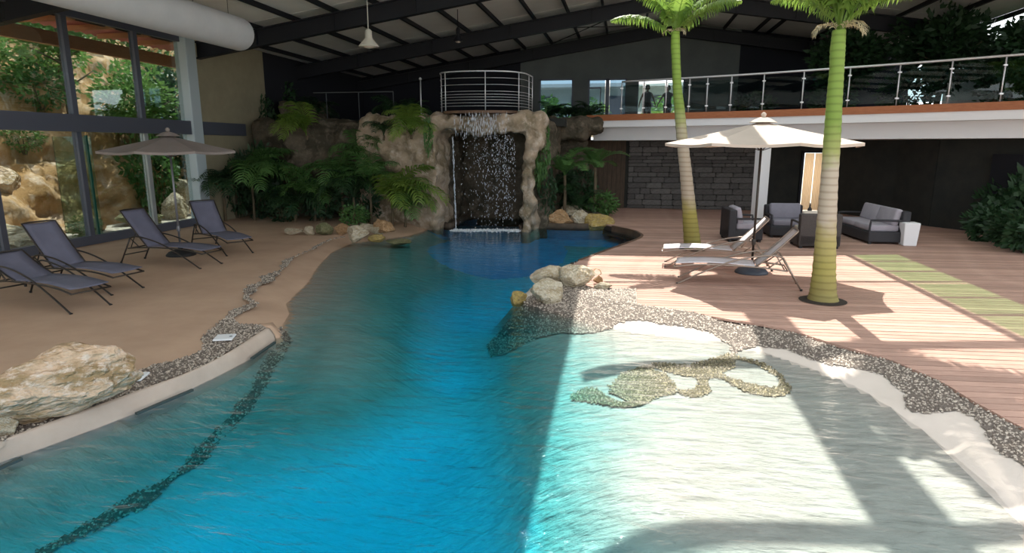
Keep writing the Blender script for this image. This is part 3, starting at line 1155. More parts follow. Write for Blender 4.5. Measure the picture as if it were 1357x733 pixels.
for i, (a, b, c, d) in enumerate(holes):
    wn = bpy.data.objects.new('window_%d' % (i + 1), None)
    COL.objects.link(wn)
    struct(wn)
    m = MB()
    t = 0.06
    m.box((a + t / 2, GYB, (c + d) / 2), (t, 0.14, d - c))
    m.box((b - t / 2, GYB, (c + d) / 2), (t, 0.14, d - c))
    m.box(((a + b) / 2, GYB, d - t / 2), (b - a, 0.14, t))
    if i == 1:
        m.box((-0.87, GYB, (c + d) / 2), (0.15, 0.14, d - c))
        m.box((-1.16, GYB, c + 0.75), (0.04, 0.1, 1.5))
        m.box((-1.4, GYB, c + 1.5), (0.52, 0.1, 0.05))
    m.build('window_frame', 'frame', wn)
    spans = [(a, b)] if i != 1 else [(a, -0.95), (-0.79, b)]
    if i < 2:
        for (p, q) in spans:
            m = MB()
            m.box(((p + q) / 2, GYB, (c + d) / 2), (q - p - 0.05, 0.012, d - c - 0.06))
            m.build('pane', 'gabglass', wn)
# terrace behind the gable
m = MB()
m.box((0, 36, 2.9), (26, 15.6, 0.3))
struct(m.build('floor_terrace', 'gravel'))
fb = thing('pale_backdrop', (0.5, 41, 3.05), 'pale flat backdrop added beyond the gallery windows', 'backdrop')  # made-up backdrop, keeps the view through the gallery windows pale
m = MB()
m.box((0, 0, 1.3), (14, 0.3, 2.6))
m.build('wall', 'facade', fb)
m = MB()
m.box((0, -0.6, 2.7), (14.6, 2.0, 0.2))
m.build('roof', 'white', fb)
for k in range(6):
    m = MB()
    m.box((-5.6 + k * 2.2, -0.2, 1.15), (1.2, 0.1, 2.0))
    m.build('window', 'frame', fb)

# ------------------------------------------------------------------ gallery slab and balustrade
lip = smooth_line([(-1.3, 21.3, 0), (1.4, 20.15, 0), (3.5, 19.25, 0), (5.2, 18.3, 0), (6.9, 17.3, 0), (8.65, 16.1, 0), (10.5, 14.6, 0), (12.2, 13.0, 0)], 0.35)
def offs(line, d):
    r = []
    for i, p in enumerate(line):
        a, b = line[max(0, i - 1)], line[min(len(line) - 1, i + 1)]
        t = (b - a).normalized()
        r.append(p + Vector((-t.y, t.x, 0)) * d)
    return r

gal = bpy.data.objects.new('floor_gallery', None)
COL.objects.link(gal)
struct(gal)
back = [(12.2, 28), (-1.3, 28)]
m = MB()
m.prism([(p.x, p.y) for p in lip] + back, 2.78, 2.99)
m.build('slab_lip', 'white', gal)
ins_ = offs(lip, 0.5)
m = MB()
m.prism([(p.x, p.y) for p in ins_] + back, 2.37, 2.78)
m.build('slab_beam', 'white', gal)
ce = offs(lip, -0.03)
m = MB()
n = len(lip)
ce2 = offs(lip, 0.06)
for p, q in zip(ce, ce2):
    m.v += [(p.x, p.y, 2.985), (p.x, p.y, 3.17), (q.x, q.y, 3.17), (q.x, q.y, 2.985)]
for i in range(n - 1):
    for j in range(4):
        m.f.append((4 * i + j, 4 * i + 4 + j, 4 * i + 4 + (j + 1) % 4, 4 * i + (j + 1) % 4))
m.f += [(0, 1, 2, 3), (4 * n - 1, 4 * n - 2, 4 * n - 3, 4 * n - 4)]
m.build('fascia', 'cedar', gal)
m = MB()
m.prism([(p.x, p.y) for p in ce2] + back, 2.99, 3.1)
m.build('floor_finish', 'boardbase', gal)

rail_line = offs(lip, 0.10)
def on_line(px):
    r = ray(px, 193)
    best, bp_ = 1e9, None
    for a, b in zip(rail_line, rail_line[1:]):
        for k in range(12):
            p = a.lerp(b, k / 12)
            e = abs(p.x * r[1] - p.y * r[0]) / p.length
            if e < best:
                best, bp_ = e, p
    return bp_

posts = [on_line(x) for x in (822, 850, 880, 909, 933, 964, 1006, 1057, 1116, 1180, 1248, 1316)]
posts += [Vector((9.35, 15.75, 0)), Vector((10.45, 14.85, 0)), Vector((11.5, 13.85, 0))]
bal = thing('balustrade', (0, 0, 3.17), 'glass balustrade with round stainless handrail along the curved gallery edge', 'railing')
m = MB()
m.tube([(p.x, p.y, 1.0) for p in smooth_line(posts, 0.4)], 0.03, 8)
m.build('handrail', 'inox', bal, True)
for p in posts:
    m = MB()
    m.tube([(p.x, p.y, -0.02), (p.x, p.y, 0.98)], 0.017, 8)
    po = m.build('post', 'inox', bal, True)
    for z in (0.18, 0.80):
        m = MB()
        m.box((p.x, p.y, z), (0.085, 0.05, 0.035))
        m.build('clamp', 'inox', po)
for a, b in zip(posts, posts[1:]):
    d = (b - a).normalized() * 0.05
    m = MB()
    m.bar((a.x + d.x, a.y + d.y, 0.48), (b.x - d.x, b.y - d.y, 0.48), 0.012, 0.82)
    m.build('pane', 'gglass', bal)

# white column under the gallery
cpos = atY(1007.5, 250, 18.7)
m = MB()
m.rbox((cpos.x, cpos.y, 1.19), (0.30, 0.30, 2.38), 0.015, 1, (0, 0, R(28)))
struct(m.build('column', 'white'))

# ------------------------------------------------------------------ lower back wall: cladding, stonework, door
m = MB()
m.box((2.19, 23.15, 1.2), (7.38, 0.3, 2.4))
m.box((6.64, 23.15, 1.2), (0.12, 0.3, 2.4))
m.box((6.23, 23.15, 2.2), (0.7, 0.3, 0.4))
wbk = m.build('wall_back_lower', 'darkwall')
struct(wbk)
m = MB()
for k in range(9):
    m.box((-1.32 + k * 0.155, 22.97, 1.2), (0.145, 0.07 + 0.03 * (k % 3), 2.4))
struct(m.build('trim_cladding', 'brownwall'))
rs = random.Random(8)
svar = []
for k in range(4):
    mm = MB()
    mm.rbox((0, 0, 0), (1, 1, 1), 0.09, 1)
    mm.v = [(x * (1 + 0.05 * rs.uniform(-1, 1)), y, z * (1 + 0.06 * rs.uniform(-1, 1))) for x, y, z in mm.v]
    svar.append(mm.mesh('stone', 'stone'))
z = 0.0
ns = 0
while z < 2.34 and ns < 290:
    h = rs.choice((0.12, 0.16, 0.2))
    x = 0.12 - rs.uniform(0, 0.2)
    while x < 4.5:
        ln = rs.uniform(0.3, 0.75)
        x0, x1 = max(x, 0.1), min(x + ln, 4.6)
        if x1 - x0 > 0.08:
            o = link('stone', rs.choice(svar), wbk, ((x0 + x1) / 2, 23.0, z + h / 2))
            o.scale = (x1 - x0 - 0.015, 0.10 + rs.uniform(0, 0.05), h - 0.014)
            ns += 1
        x += ln
    z += h
dr = bpy.data.objects.new('door_2', None)
COL.objects.link(dr)
struct(dr)
m = MB()
for x in (5.88, 6.58):
    m.box((x, 22.95, 1.0), (0.08, 0.12, 2.0))
m.box((6.23, 22.95, 2.0), (0.78, 0.12, 0.08))
m.build('door_frame', 'steel', dr)
for x0, x1 in ((5.95, 6.24), (6.27, 6.52)):
    m = MB()
    k = 24
    for i in range(k + 1):
        x = x0 + (x1 - x0) * i / k
        y = 22.93 + 0.025 * math.sin(i * 1.3)
        m.v += [(x, y, 0.04), (x, y, 1.95)]
    m.f += [(2 * i, 2 * i + 2, 2 * i + 3, 2 * i + 1) for i in range(k)]
    m.build('curtain', 'curtain', dr, True)
rl_d = bpy.data.lights.new('curtain_backlight', 'AREA')  # added area light that makes the curtains look lit from behind
rl_d.energy = 34
rl_d.size = 0.8
rl_d.color = (1.0, 0.86, 0.68)
rl_o = bpy.data.objects.new('curtain_backlight', rl_d)
rl_o.location = (6.23, 24.6, 1.3)
rl_o.rotation_euler = (R(-90), 0, 0)
COL.objects.link(rl_o)
rw = [(6.66, 23.1), (8.0, 20.6), (8.45, 19.2), (9.95, 17.0), (12.1, 13.2)]
for (a, b) in zip(rw, rw[1:]):
    m = MB()
    m.bar((a[0], a[1], 1.2), (b[0], b[1], 1.2), 0.2, 2.4)
    struct(m.build('wall_right', 'darkwall'))
m = MB()
m.box((9.15, 17.35, 1.0), (0.75, 0.12, 2.0), (0, 0, R(-66)))
struct(m.build('door_3', 'steel'))

# ------------------------------------------------------------------ duct, pendant lamps
du = thing('air_duct', (-9.0, 14.4, 4.75), 'long white fabric air duct with rounded end hung under the roof', 'duct')
m = MB()
pr = [(0, 0.37 * 0)] 
pts, rr = [], []
for k in range(9):
    a = k / 8 * PI / 2
    pts.append((0, 0.37 * math.cos(a) * 0.7 - 0.26, 0))
    rr.append(max(0.01, 0.37 * math.sin(a)))
for y in (-1, -4, -8, -12, -17):
    pts.append((0, y, 0))
    rr.append(0.37)
m.tube(pts, rr, 28)
m.build('duct_sleeve', 'duct', du, True)
for k in range(12):
    y = -0.6 - k * 1.2
    m = MB()
    m.tube([(0, y, 0.36), (0, y, 0.80)], 0.006, 4)
    m.build('hanger', 'steel', du)

def pendant(loc, r, label, mat, hang):
    t = thing('pendant_lamp', loc, label, 'lamp')
    m = MB()
    m.lathe([(r, 0), (r * 0.98, 0.02), (r * 0.6, 0.13), (r * 0.36, 0.2), (r * 0.34, 0.36), (r * 0.2, 0.40), (0.01, 0.41)], n=20)
    m.build('shade', mat, t, True)
    m = MB()
    m.tube([(0, 0, 0.4), (0, 0, hang)], 0.012, 6)
    m.build('cord', 'lampw' if mat == 'lampw' else 'steel', t)
    m = MB()
    m.lathe([(r * 0.55, -0.005), (r * 0.4, -0.03), (0.01, -0.045)], n=16)
    m.build('bulb', 'cream', t, True)

p = atY(489, 62, 15.2)
pendant(p, 0.25, 'white bell pendant lamp hanging under the ceiling panels', 'lampw', zr(p.x) - p.z)
p = atY(607, 55, 19.5)
pendant(p, 0.15, 'small dark pendant lamp hanging in shade behind the white one', 'steel', zr(p.x) - p.z)
# ------------------------------------------------------------------ rock builders
def rock_mesh(name, mat, seed, sub=4, cuts=13, amp=0.11, rough=0.05, seedv=None):
    r = random.Random(seed)
    bm = bmesh.new()
    bmesh.ops.create_icosphere(bm, subdivisions=sub, radius=1.0)
    planes = []
    for _ in range(cuts):
        d = Vector((r.gauss(0, 1), r.gauss(0, 1), r.gauss(0, 0.8))).normalized()
        planes.append((d, r.uniform(0.50, 0.86)))
    off = Vector((seed * 3.1, seed * 1.7, seed * 0.9))
    for v in bm.verts:
        p = v.co.copy()
        for d, k in planes:
            e = p.dot(d) - k
            if e > 0:
                p -= d * e * 0.97
        n = p.normalized()
        q = p * 1.3 + off
        p += n * (amp * noise.noise(q) + amp * 0.5 * noise.noise(q * 2.3) + rough * noise.noise(q * 6.0) + rough * 0.6 * abs(noise.noise(q * 12.0)))
        v.co = p
    me = bpy.data.meshes.new(name)
    bm.normal_update()
    for f in bm.faces:
        f.smooth = True
    for e in bm.edges:
        if len(e.link_faces) == 2 and e.calc_face_angle(0) > 0.30:
            e.smooth = False
    bm.to_mesh(me)
    bm.free()
    me.materials.append(MAT[mat])
    return me

def rock(px, pyb, wpx, hpx, mat, label, seed, zb=0.0, group=None, sub=4, dy=0.8, rz=None, name='rock', sink=0.2, cuts=13, amp=0.11):
    x, y = G(px, pyb, zb)
    d = math.hypot(x, y) * math.cos(math.atan2(px - 678.5, FPX)) / math.cos(PITCH)
    k = math.hypot(d, EYE) / 850.0
    sx = wpx * k / 2
    hz = hpx * k
    sy = sx * dy
    sz = hz / 2 / (1 - sink * 0.5)
    f = Vector((x, y)).normalized()
    o = link(name, rock_mesh(name, mat, seed, sub, cuts, amp), None, (x + f.x * sy * 0.6, y + f.y * sy * 0.6, zb + sz * (1 - sink)))
    o.scale = (sx * 1.06, sy, sz)
    o.rotation_euler = (0, 0, YAW - math.atan2(px - 678.5, FPX) if rz is None else rz)
    return tag(o, label, 'rock', group)

# foreground boulder and its little neighbour
rock(86, 566, 184, 98, 'boulder', 'huge pitted orange and cream boulder on the left pool coping', 4, 0.0, sub=6, dy=0.6, cuts=9, amp=0.20, sink=0.1, name='boulder')
rock(2, 583, 46, 32, 'palerock', 'small tan stone tucked under the huge left boulder', 12, 0.0)
# rocks on the pebble point
rock(724, 384, 50, 34, 'palerock', 'low cream and tan rock at the back left of the pebble point', 21, -0.10, dy=0.8)
rock(764, 384, 46, 40, 'palerock', 'grey faced tall rock at the back right of the pebble point', 22, -0.02, dy=0.8)
rock(724, 405, 54, 36, 'palerock', 'front pale rock with rusty face on the pebble point', 23, -0.12, dy=0.7)
rock(686, 406, 28, 19, 'yellowrock', 'small mustard yellow rock at the water edge of the pebble point', 24, -0.2)
rock(792, 377, 15, 13, 'rustrock', 'tiny brown stone right of the grey faced rock', 25, 0.0, sub=2)
rock(799, 385, 28, 12, 'palerock', 'flat pale stone lying on sunlit pebbles behind the point', 26, 0.0, sub=2, sink=0.5)
tw = MB()
x, y = G(783, 371)
tw.tube([(0, 0, 0), (0.02, 0, 0.14), (0.08, 0, 0.2), (0.15, 0, 0.17), (0.17, 0, 0.11), (0.13, 0.0, 0.09)], [0.012, 0.012, 0.01, 0.01, 0.008, 0.006], 6)
tag(tw.build('driftwood_twig', 'curtain', None, True, (x, y, 0)), 'curled pale twig standing behind the rocks of the pebble point', 'twig')
# row of rocks at the foot of the grotto planting
for (a, b, c, d, mt, lb, sd, zb) in [
        (390, 312, 23, 11, 'palerock', 'cream rock at the left end of the row under the palms', 31, 0),
        (410, 312, 22, 12, 'palerock', 'second cream rock of the row under the palms', 32, 0),
        (432, 312, 26, 17, 'greenrock', 'mossy brown rock third in the row under the palms', 33, 0),
        (453, 311, 22, 14, 'rustrock', 'pinkish brown rock left of the big pale rock by the shore', 34, 0),
        (474, 321, 36, 21, 'palerock', 'big pale angular rock where the pebble strip reaches the shore', 35, -0.03),
        (487, 306, 22, 10, 'palerock', 'pale slab leaning behind the big angular shore rock', 36, 0.1),
        (500, 312, 22, 12, 'palerock', 'small white rock between the big pale rock and the rusty one', 37, 0.0),
        (510, 312, 30, 24, 'rustrock', 'rusty brown upright rock at the right end of the shore row', 38, 0.0),
        (500, 321, 26, 10, 'yellowrock', 'low orange rock at the water edge below the rusty rock', 39, -0.1),
        (528, 326, 36, 9, 'greenrock', 'flat mossy rock lying in shallow water beside the shore row', 40, -0.2)]:
    rock(a, b, c, d, mt, lb, sd, zb)
for (a, b, c, d, mt, lb, sd, zb) in [
        (713, 304, 38, 29, 'rustrock', 'brown rock at the foot of the right waterfall pillar', 41, -0.2),
        (741, 305, 44, 27, 'rustrock', 'layered tan rock second from the right waterfall pillar', 42, -0.2),
        (757, 290, 42, 17, 'palerock', 'grey white flat rock on top of the bank right of the waterfall', 43, 0.0),
        (767, 305, 28, 26, 'palerock', 'narrow pale rock between the tan and the yellow bank rocks', 45, -0.2),
        (791, 306, 50, 22, 'yellowrock', 'long yellow rock on the bank nearest the deck edge', 44, -0.2),
        (722, 281, 30, 10, 'greenrock', 'dark mossy rock behind the brown pillar foot rock', 46, 0.0)]:
    rock(a, b, c, d, mt, lb, sd, zb)

# ------------------------------------------------------------------ the grotto: one carved rock mass
def rock_mass(name, boxes, mat, voxel, amp1, amp2, seed):
    mb = MB()
    for (x0, x1, y0, y1, z0, z1) in boxes:
        mb.rbox(((x0 + x1) / 2, (y0 + y1) / 2, (z0 + z1) / 2), (x1 - x0, y1 - y0, z1 - z0), 0.14, 2)
    me = mb.mesh(name, mat)
    o = link(name, me)
    rm = o.modifiers.new('remesh', 'REMESH')
    rm.mode = 'VOXEL'
    rm.voxel_size = voxel
    dg = bpy.context.evaluated_depsgraph_get()
    me2 = bpy.data.meshes.new_from_object(o.evaluated_get(dg))
    o.modifiers.clear()
    nrm = [v.normal.copy() for v in me2.vertices]
    off = Vector((seed, seed * 2, 0))
    for v, n in zip(me2.vertices, nrm):
        p = v.co + off
        d = amp1 * noise.noise(p * 1.0) + amp1 * 0.6 * noise.noise(Vector((p.x * 2.2, p.y * 2.2, p.z * 3.4)))
        d += amp2 * noise.noise(p * 5.0) - amp2 * 1.2 * abs(noise.noise(Vector((p.x * 2.6, p.y * 2.6, p.z * 1.2))))
        v.co = v.co + n * d
    me2.materials.clear()
    me2.materials.append(MAT[mat])
    me2.polygons.foreach_set('use_smooth', [True] * len(me2.polygons))
    o.data = me2
    return o

gro = rock_mass('grotto', [
    (-7.6, -5.25, 17.35, 19.8, -0.6, 3.0), (-5.9, -5.12, 17.0, 18.3, -0.8, 3.0), (-6.9, -5.6, 17.15, 18.0, 1.5, 2.9),
    (-5.4, -2.55, 17.1, 18.6, 2.52, 3.02), (-2.82, -2.45, 17.1, 18.2, -0.8, 2.9), (-2.8, -2.22, 17.1, 18.2, 2.15, 3.0),
    ],
    'rock', 0.085, 0.22, 0.09, 3.0)
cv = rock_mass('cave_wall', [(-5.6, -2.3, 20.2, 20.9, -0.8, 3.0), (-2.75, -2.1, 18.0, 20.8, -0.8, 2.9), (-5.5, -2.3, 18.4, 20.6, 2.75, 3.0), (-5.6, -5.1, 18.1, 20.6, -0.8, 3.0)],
    'rockdark', 0.11, 0.16, 0.08, 5.0)
tag(cv, 'dark cave wall behind the falling water drops', 'rock')
tag(gro, 'tan rock grotto arch carrying the waterfall and the round balcony', 'rock')
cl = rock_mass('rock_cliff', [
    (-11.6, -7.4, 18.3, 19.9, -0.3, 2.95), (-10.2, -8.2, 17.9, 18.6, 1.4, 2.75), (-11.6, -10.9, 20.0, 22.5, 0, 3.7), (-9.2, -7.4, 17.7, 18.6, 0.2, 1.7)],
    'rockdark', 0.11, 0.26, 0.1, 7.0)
tag(cl, 'shaded brown rock cliff behind the palms left of the grotto arch', 'rock')
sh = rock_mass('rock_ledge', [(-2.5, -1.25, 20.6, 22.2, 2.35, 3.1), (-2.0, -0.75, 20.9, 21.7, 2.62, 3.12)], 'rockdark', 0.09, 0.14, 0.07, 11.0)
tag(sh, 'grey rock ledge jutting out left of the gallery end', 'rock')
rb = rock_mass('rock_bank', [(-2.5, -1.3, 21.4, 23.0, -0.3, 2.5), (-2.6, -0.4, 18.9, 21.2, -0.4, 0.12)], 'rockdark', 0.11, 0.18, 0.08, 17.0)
tag(rb, 'dark rock bank and back wall behind the ferns right of the waterfall', 'rock')
# platform floor between the rocks and the dark wall
m = MB()
m.box((-7.0, 23.9, 2.9), (10.2, 8.2, 0.24))
struct(m.build('floor_platform', 'darkwall'))

# balcony slab and railing
bl_path = smooth_line([(-5.12, 17.75, 0), (-4.95, 17.2, 0), (-4.4, 16.98, 0), (-3.75, 17.0, 0), (-3.2, 17.2, 0), (-2.86, 17.7, 0), (-2.78, 18.6, 0)], 0.12)
bs = thing('balcony_slab', (0, 0, 3.06), 'thin brown balcony slab on top of the grotto lintel', 'slab')
m = MB()
m.prism([(p.x, p.y) for p in bl_path] + [(-5.12, 18.6)], 0.0, 0.07)
m.build('slab', 'curb', bs)
br = thing('balcony_railing', (0, 0, 3.13), 'curved stainless railing with horizontal bars above the waterfall', 'railing')
rl = offs(bl_path, -0.06)
m = MB()
m.tube([(p.x, p.y, 1.0) for p in rl], 0.019, 7)
m.build('handrail', 'inox', br, True)
for z in (0.11, 0.19, 0.27, 0.34, 0.41, 0.49, 0.66, 0.83):
    m = MB()
    m.tube([(p.x, p.y, z) for p in rl], 0.006, 5)
    m.build('rail_bar', 'inox', br, True)
L = len(rl) - 1
for t in (0.0, 0.16, 0.45, 0.70, 0.86, 1.0):
    p = rl[int(round(t * L))]
    m = MB()
    m.tube([(p.x, p.y, 0), (p.x, p.y, 1.0)], 0.014, 7)
    m.build('post', 'inox', br, True)
MAT['inoxdim'] = M('dim_steel', (0.10, 0.105, 0.11), 0.5, 0.3)  # stainless darkened in its colour to stand for the shade there
lr = thing('platform_railing', (0, 19.6, 3.05), 'plain shade-toned handrail on thin posts in the dark left of the balcony', 'railing')
pa, pb = atY(415, 123, 19.6), atY(521, 121.5, 19.6)
m = MB()
m.tube([(pa.x, 0, pa.z - 3.05), (pb.x, 0, pb.z - 3.05)], 0.016, 6)
m.build('handrail', 'inoxdim', lr)
for px in (432, 475, 521):
    x = atY(px, 122, 19.6).x
    m = MB()
    m.tube([(x, 0, 0), (x, 0, pa.z - 3.05)], 0.014, 6)
    m.build('post', 'inoxdim', lr)
q = atY(557, 106, 18.6)
m = MB()
m.tube([(0, 0, 0), (0, 0, q.z - 3.0)], 0.022, 6)
m.lathe([(0.04, q.z - 3.0), (0.05, q.z - 2.96), (0.01, q.z - 2.92)], n=10)
tag(m.build('balcony_post', 'inoxd', None, True, (q.x, 18.6, 3.0)), 'single pale post standing left of the round balcony', 'post')

# ------------------------------------------------------------------ waterfall
wf = thing('waterfall', (-3.9, 17.0, WZ), 'waterfall of scattered drops falling through the grotto arch into the pool', 'waterfall')
MAT['drop'] = M('water_drops', (0.75, 0.80, 0.88), 0.15, 0, spec=0.8)
MAT['foam'] = M('foam', (0.88, 0.93, 0.97), 0.5)
def octa(C, rx, rz):
    n = len(C)
    V = np.repeat(C[:, None, :], 6, 1)
    V[:, 0, 0] += rx
    V[:, 1, 1] += rx
    V[:, 2, 0] -= rx
    V[:, 3, 1] -= rx
    V[:, 4, 2] += rz
    V[:, 5, 2] -= rz
    T = np.array([(0, 1, 4), (1, 2, 4), (2, 3, 4), (3, 0, 4), (1, 0, 5), (2, 1, 5), (3, 2, 5), (0, 3, 5)])
    F = (np.arange(n)[:, None, None] * 6 + T[None]).reshape(-1, 3)
    return V.reshape(-1, 3), F

rg = np.random.default_rng(2)
N = 1500
xx = rg.beta(1.9, 1.2, N) * 1.75 - 0.78
zz = rg.beta(1.25, 0.95, N) * 2.62
keep = rg.random(N) < (0.25 + 0.75 * (xx + 0.8) / 1.75) * (0.45 + 0.4 * np.sin(xx * 11) ** 2 + 0.25 * (zz > 1.6))
xx, zz = xx[keep], zz[keep]
C = np.c_[xx, rg.normal(0, 0.07, len(xx)) - 0.02, zz]
V, F = octa(C, rg.uniform(0.003, 0.010, len(C)), rg.uniform(0.008, 0.035, len(C)))
# the single stream at the left and veils running over the lintel
n2 = 260
zs = rg.uniform(0, 2.6, n2)
C2 = np.c_[-0.72 - 0.05 * (zs / 2.6) + rg.normal(0, 0.012, n2), rg.normal(0, 0.01, n2), zs]
V2, F2 = octa(C2, rg.uniform(0.004, 0.009, n2), rg.uniform(0.02, 0.07, n2))
o = link('falling_drops', np_mesh('falling_drops', np.r_[V, V2], np.r_[F, F2 + len(V)], 'drop', True), wf)
o['kind'] = 'stuff'
n3 = 520
xs3 = rg.uniform(-0.75, 0.85, n3)
zs3 = rg.uniform(2.62, 3.18, n3)
k3 = rg.random(n3) < np.exp(-((xs3 - 0.0) / 0.55) ** 2)
C3 = np.c_[xs3, -0.05 - 0.06 * np.sin((3.2 - zs3) * 4), zs3][k3]
C3[:, 1] += rg.normal(0, 0.01, len(C3))
V3_, F3 = octa(C3, rg.uniform(0.004, 0.009, len(C3)), rg.uniform(0.03, 0.10, len(C3)))
o = link('lintel_trickles', np_mesh('lintel_trickles', V3_, F3, 'drop', True), wf)
o['kind'] = 'stuff'
n4 = 1500
t4 = rg.uniform(0, 1, n4)
C4 = np.c_[-0.85 + 1.95 * t4, rg.normal(0, 1, n4) * (0.05 + 0.10 * rg.random(n4)) - 0.02 + 0.30 * t4, np.abs(rg.normal(0, 0.02, n4))]
V4, F4 = octa(C4, rg.uniform(0.010, 0.04, n4), rg.uniform(0.006, 0.02, n4))
o = link('splash_foam', np_mesh('splash_foam', V4, F4, 'foam', True), wf)
o['kind'] = 'stuff'

# ------------------------------------------------------------------ plants
def frond_mesh(name, mat, L=1.6, n=26, leaf=0.42, wd=0.035, e0=65, e1=-35, seed=0, droop=0.5, fwd=0.55, rr=0.012):
    r = random.Random(seed)
    m = MB()
    p = Vector((0, 0, 0))
    pts, dirs = [p.copy()], []
    steps = 14
    for i in range(steps):
        e = R(e0 + (e1 - e0) * (i / (steps - 1)) ** 1.15)
        d = Vector((math.cos(e), 0, math.sin(e)))
        dirs.append(d)
        p = p + d * (L / steps)
        pts.append(p.copy())
    dirs.append(dirs[-1])
    m.tube(pts, [rr * (1.0 - 0.8 * i / steps) for i in range(steps + 1)], 4, False)
    for k in range(n):
        t = 0.16 + 0.84 * (k + 0.5) / n
        f = t * steps
        i = min(steps - 1, int(f))
        q = pts[i].lerp(pts[i + 1], f - i)
        d = dirs[i]
        nrm = Vector((-d.z, 0, d.x))
        ll = leaf * (math.sin(PI * min(1, 0.12 + t * 0.86)) ** 0.7) * r.uniform(0.85, 1.1) + 0.05
        for s in (-1, 1):
            side = Vector((0, s, 0))
            v1 = (side * 0.8 + d * fwd * r.uniform(0.8, 1.2) + nrm * 0.28).normalized()
            v2 = (v1 + Vector((0, 0, -1)) * droop * r.uniform(0.7, 1.3)).normalized()
            v3 = (v2 + Vector((0, 0, -1)) * droop * 1.1).normalized()
            a = q
            b = a + v1 * ll * 0.4
            c = b + v2 * ll * 0.35
            e = c + v3 * ll * 0.3
            wv = d * wd * 0.5
            k0 = len(m.v)
            m.v += [tuple(a - wv * 0.5), tuple(a + wv * 0.5), tuple(b - wv), tuple(b + wv), tuple(c - wv * 0.8), tuple(c + wv * 0.8), tuple(e)]
            m.f += [(k0, k0 + 1, k0 + 3, k0 + 2), (k0 + 2, k0 + 3, k0 + 5, k0 + 4), (k0 + 4, k0 + 5, k0 + 6)]
    return m.mesh(name, mat)

FR = {}
def fronds(mat, kind):
    key = (mat, kind)
    if key not in FR:
        if kind == 'areca':
            FR[key] = [frond_mesh('frond', mat, 1.0, 20, 0.30, 0.030, e0, e1, s, 0.55) for s, (e0, e1) in enumerate([(78, -10), (66, -45), (55, -60), (74, -70)])]
        elif kind == 'king':
            FR[key] = [frond_mesh('frond', mat, 2.1, 50, 0.52, 0.05, e0, e1, s + 9, 0.95, 0.45, 0.02) for s, (e0, e1) in enumerate([(84, 25), (72, 5), (54, 0), (35, -75)])]
        else:
            FR[key] = [frond_mesh('frond', mat, 1.0, 24, 0.20, 0.028, e0, e1, s + 20, 0.2, 0.35, 0.008) for s, (e0, e1) in enumerate([(60, -30), (45, -35), (70, -20)])]
    return FR[key]

def frond_plant(name, loc, nf, L, mat, kind, label, cat, seed, group=None, stem_h=0.0, stem_r=0.03, spread=(0.8, 1.15), az=None, tilt=0.0, dens=None):
    r = random.Random(seed)
    t = thing(name, loc, label, cat, 0, group)
    if stem_h > 0:
        m = MB()
        m.tube([(0, 0, -0.05), (0.02, 0, stem_h * 0.5), (0, 0.02, stem_h)], [stem_r * 1.2, stem_r, stem_r * 0.8], 7)
        m.build('stem', 'stem', t, True)
    fl = fronds(mat, kind)
    for k in range(nf):
        a = 2 * PI * k / nf + r.uniform(-0.3, 0.3)
        if az is not None:
            a = R(r.uniform(*az))
        o = link('frond', fl[k % len(fl)], t, (0, 0, stem_h * 0.98 + r.uniform(-0.05, 0.05)))
        s = L * r.uniform(*spread)
        o.scale = (s, s, s)
        o.rotation_euler = (r.uniform(-0.2, 0.2), r.uniform(-0.25, 0.2) + tilt, a)
    return t

def leafcloud(name, mat, n, seed, leaf=0.16, shape=(1, 1, 1), shell=0.55, wr=0.5, hang=False):
    r = np.random.default_rng(seed)
    d = r.normal(size=(n, 3))
    d /= np.linalg.norm(d, axis=1)[:, None]
    rad = shell + (1 - shell) * r.random(n) ** 0.6
    # lumpy outline
    lump = np.array([0.78 + 0.42 * noise.noise(Vector(tuple(x * 1.7 + seed))) for x in d])
    P = d * (rad * lump)[:, None] * np.array(shape)
    ax = d + r.normal(size=(n, 3)) * 0.7
    if hang:
        ax = np.c_[r.normal(size=(n, 2)) * 0.5, -np.ones(n)]
    ax /= np.linalg.norm(ax, axis=1)[:, None]
    sd = np.cross(ax, r.normal(size=(n, 3)))
    sd /= np.linalg.norm(sd, axis=1)[:, None]
    l = leaf * r.uniform(0.6, 1.25, n)
    wv = sd * (l * wr * 0.5)[:, None]
    V = np.stack([P, P + ax * (l * 0.45)[:, None] + wv, P + ax * l[:, None], P + ax * (l * 0.45)[:, None] - wv], 1).reshape(-1, 3)
    F = np.arange(n * 4).reshape(n, 4)
    return np_mesh(name, V, F, mat)

LC = {}
def bush(name, loc, s, mat, label, cat='bush', n=900, leaf=0.2, var=0, rz=0.0, group=None, wr=0.5, stem=True, hang=False):
    key = (mat, n, leaf, var, wr, hang)
    if key not in LC:
        LC[key] = leafcloud('foliage', mat, n, 40 + var * 7 + len(LC), leaf, wr=wr, hang=hang)
    s = s if isinstance(s, (tuple, list)) else (s, s, s)
    t = thing(name, loc, label, cat, rz, group)
    o = link('foliage', LC[key], t, (0, 0, s[2] * 0.85))
    o['kind'] = 'stuff'
    o.scale = s
    if stem:
        m = MB()
        for k in range(3):
            a = k * 2.1
            m.tube([(0.03 * math.cos(a), 0.03 * math.sin(a), -0.05), (0.25 * s[0] * math.cos(a), 0.25 * s[1] * math.sin(a), s[2] * 0.8)], [0.03, 0.012], 5)
        m.build('stems', 'stem', t)
    return t

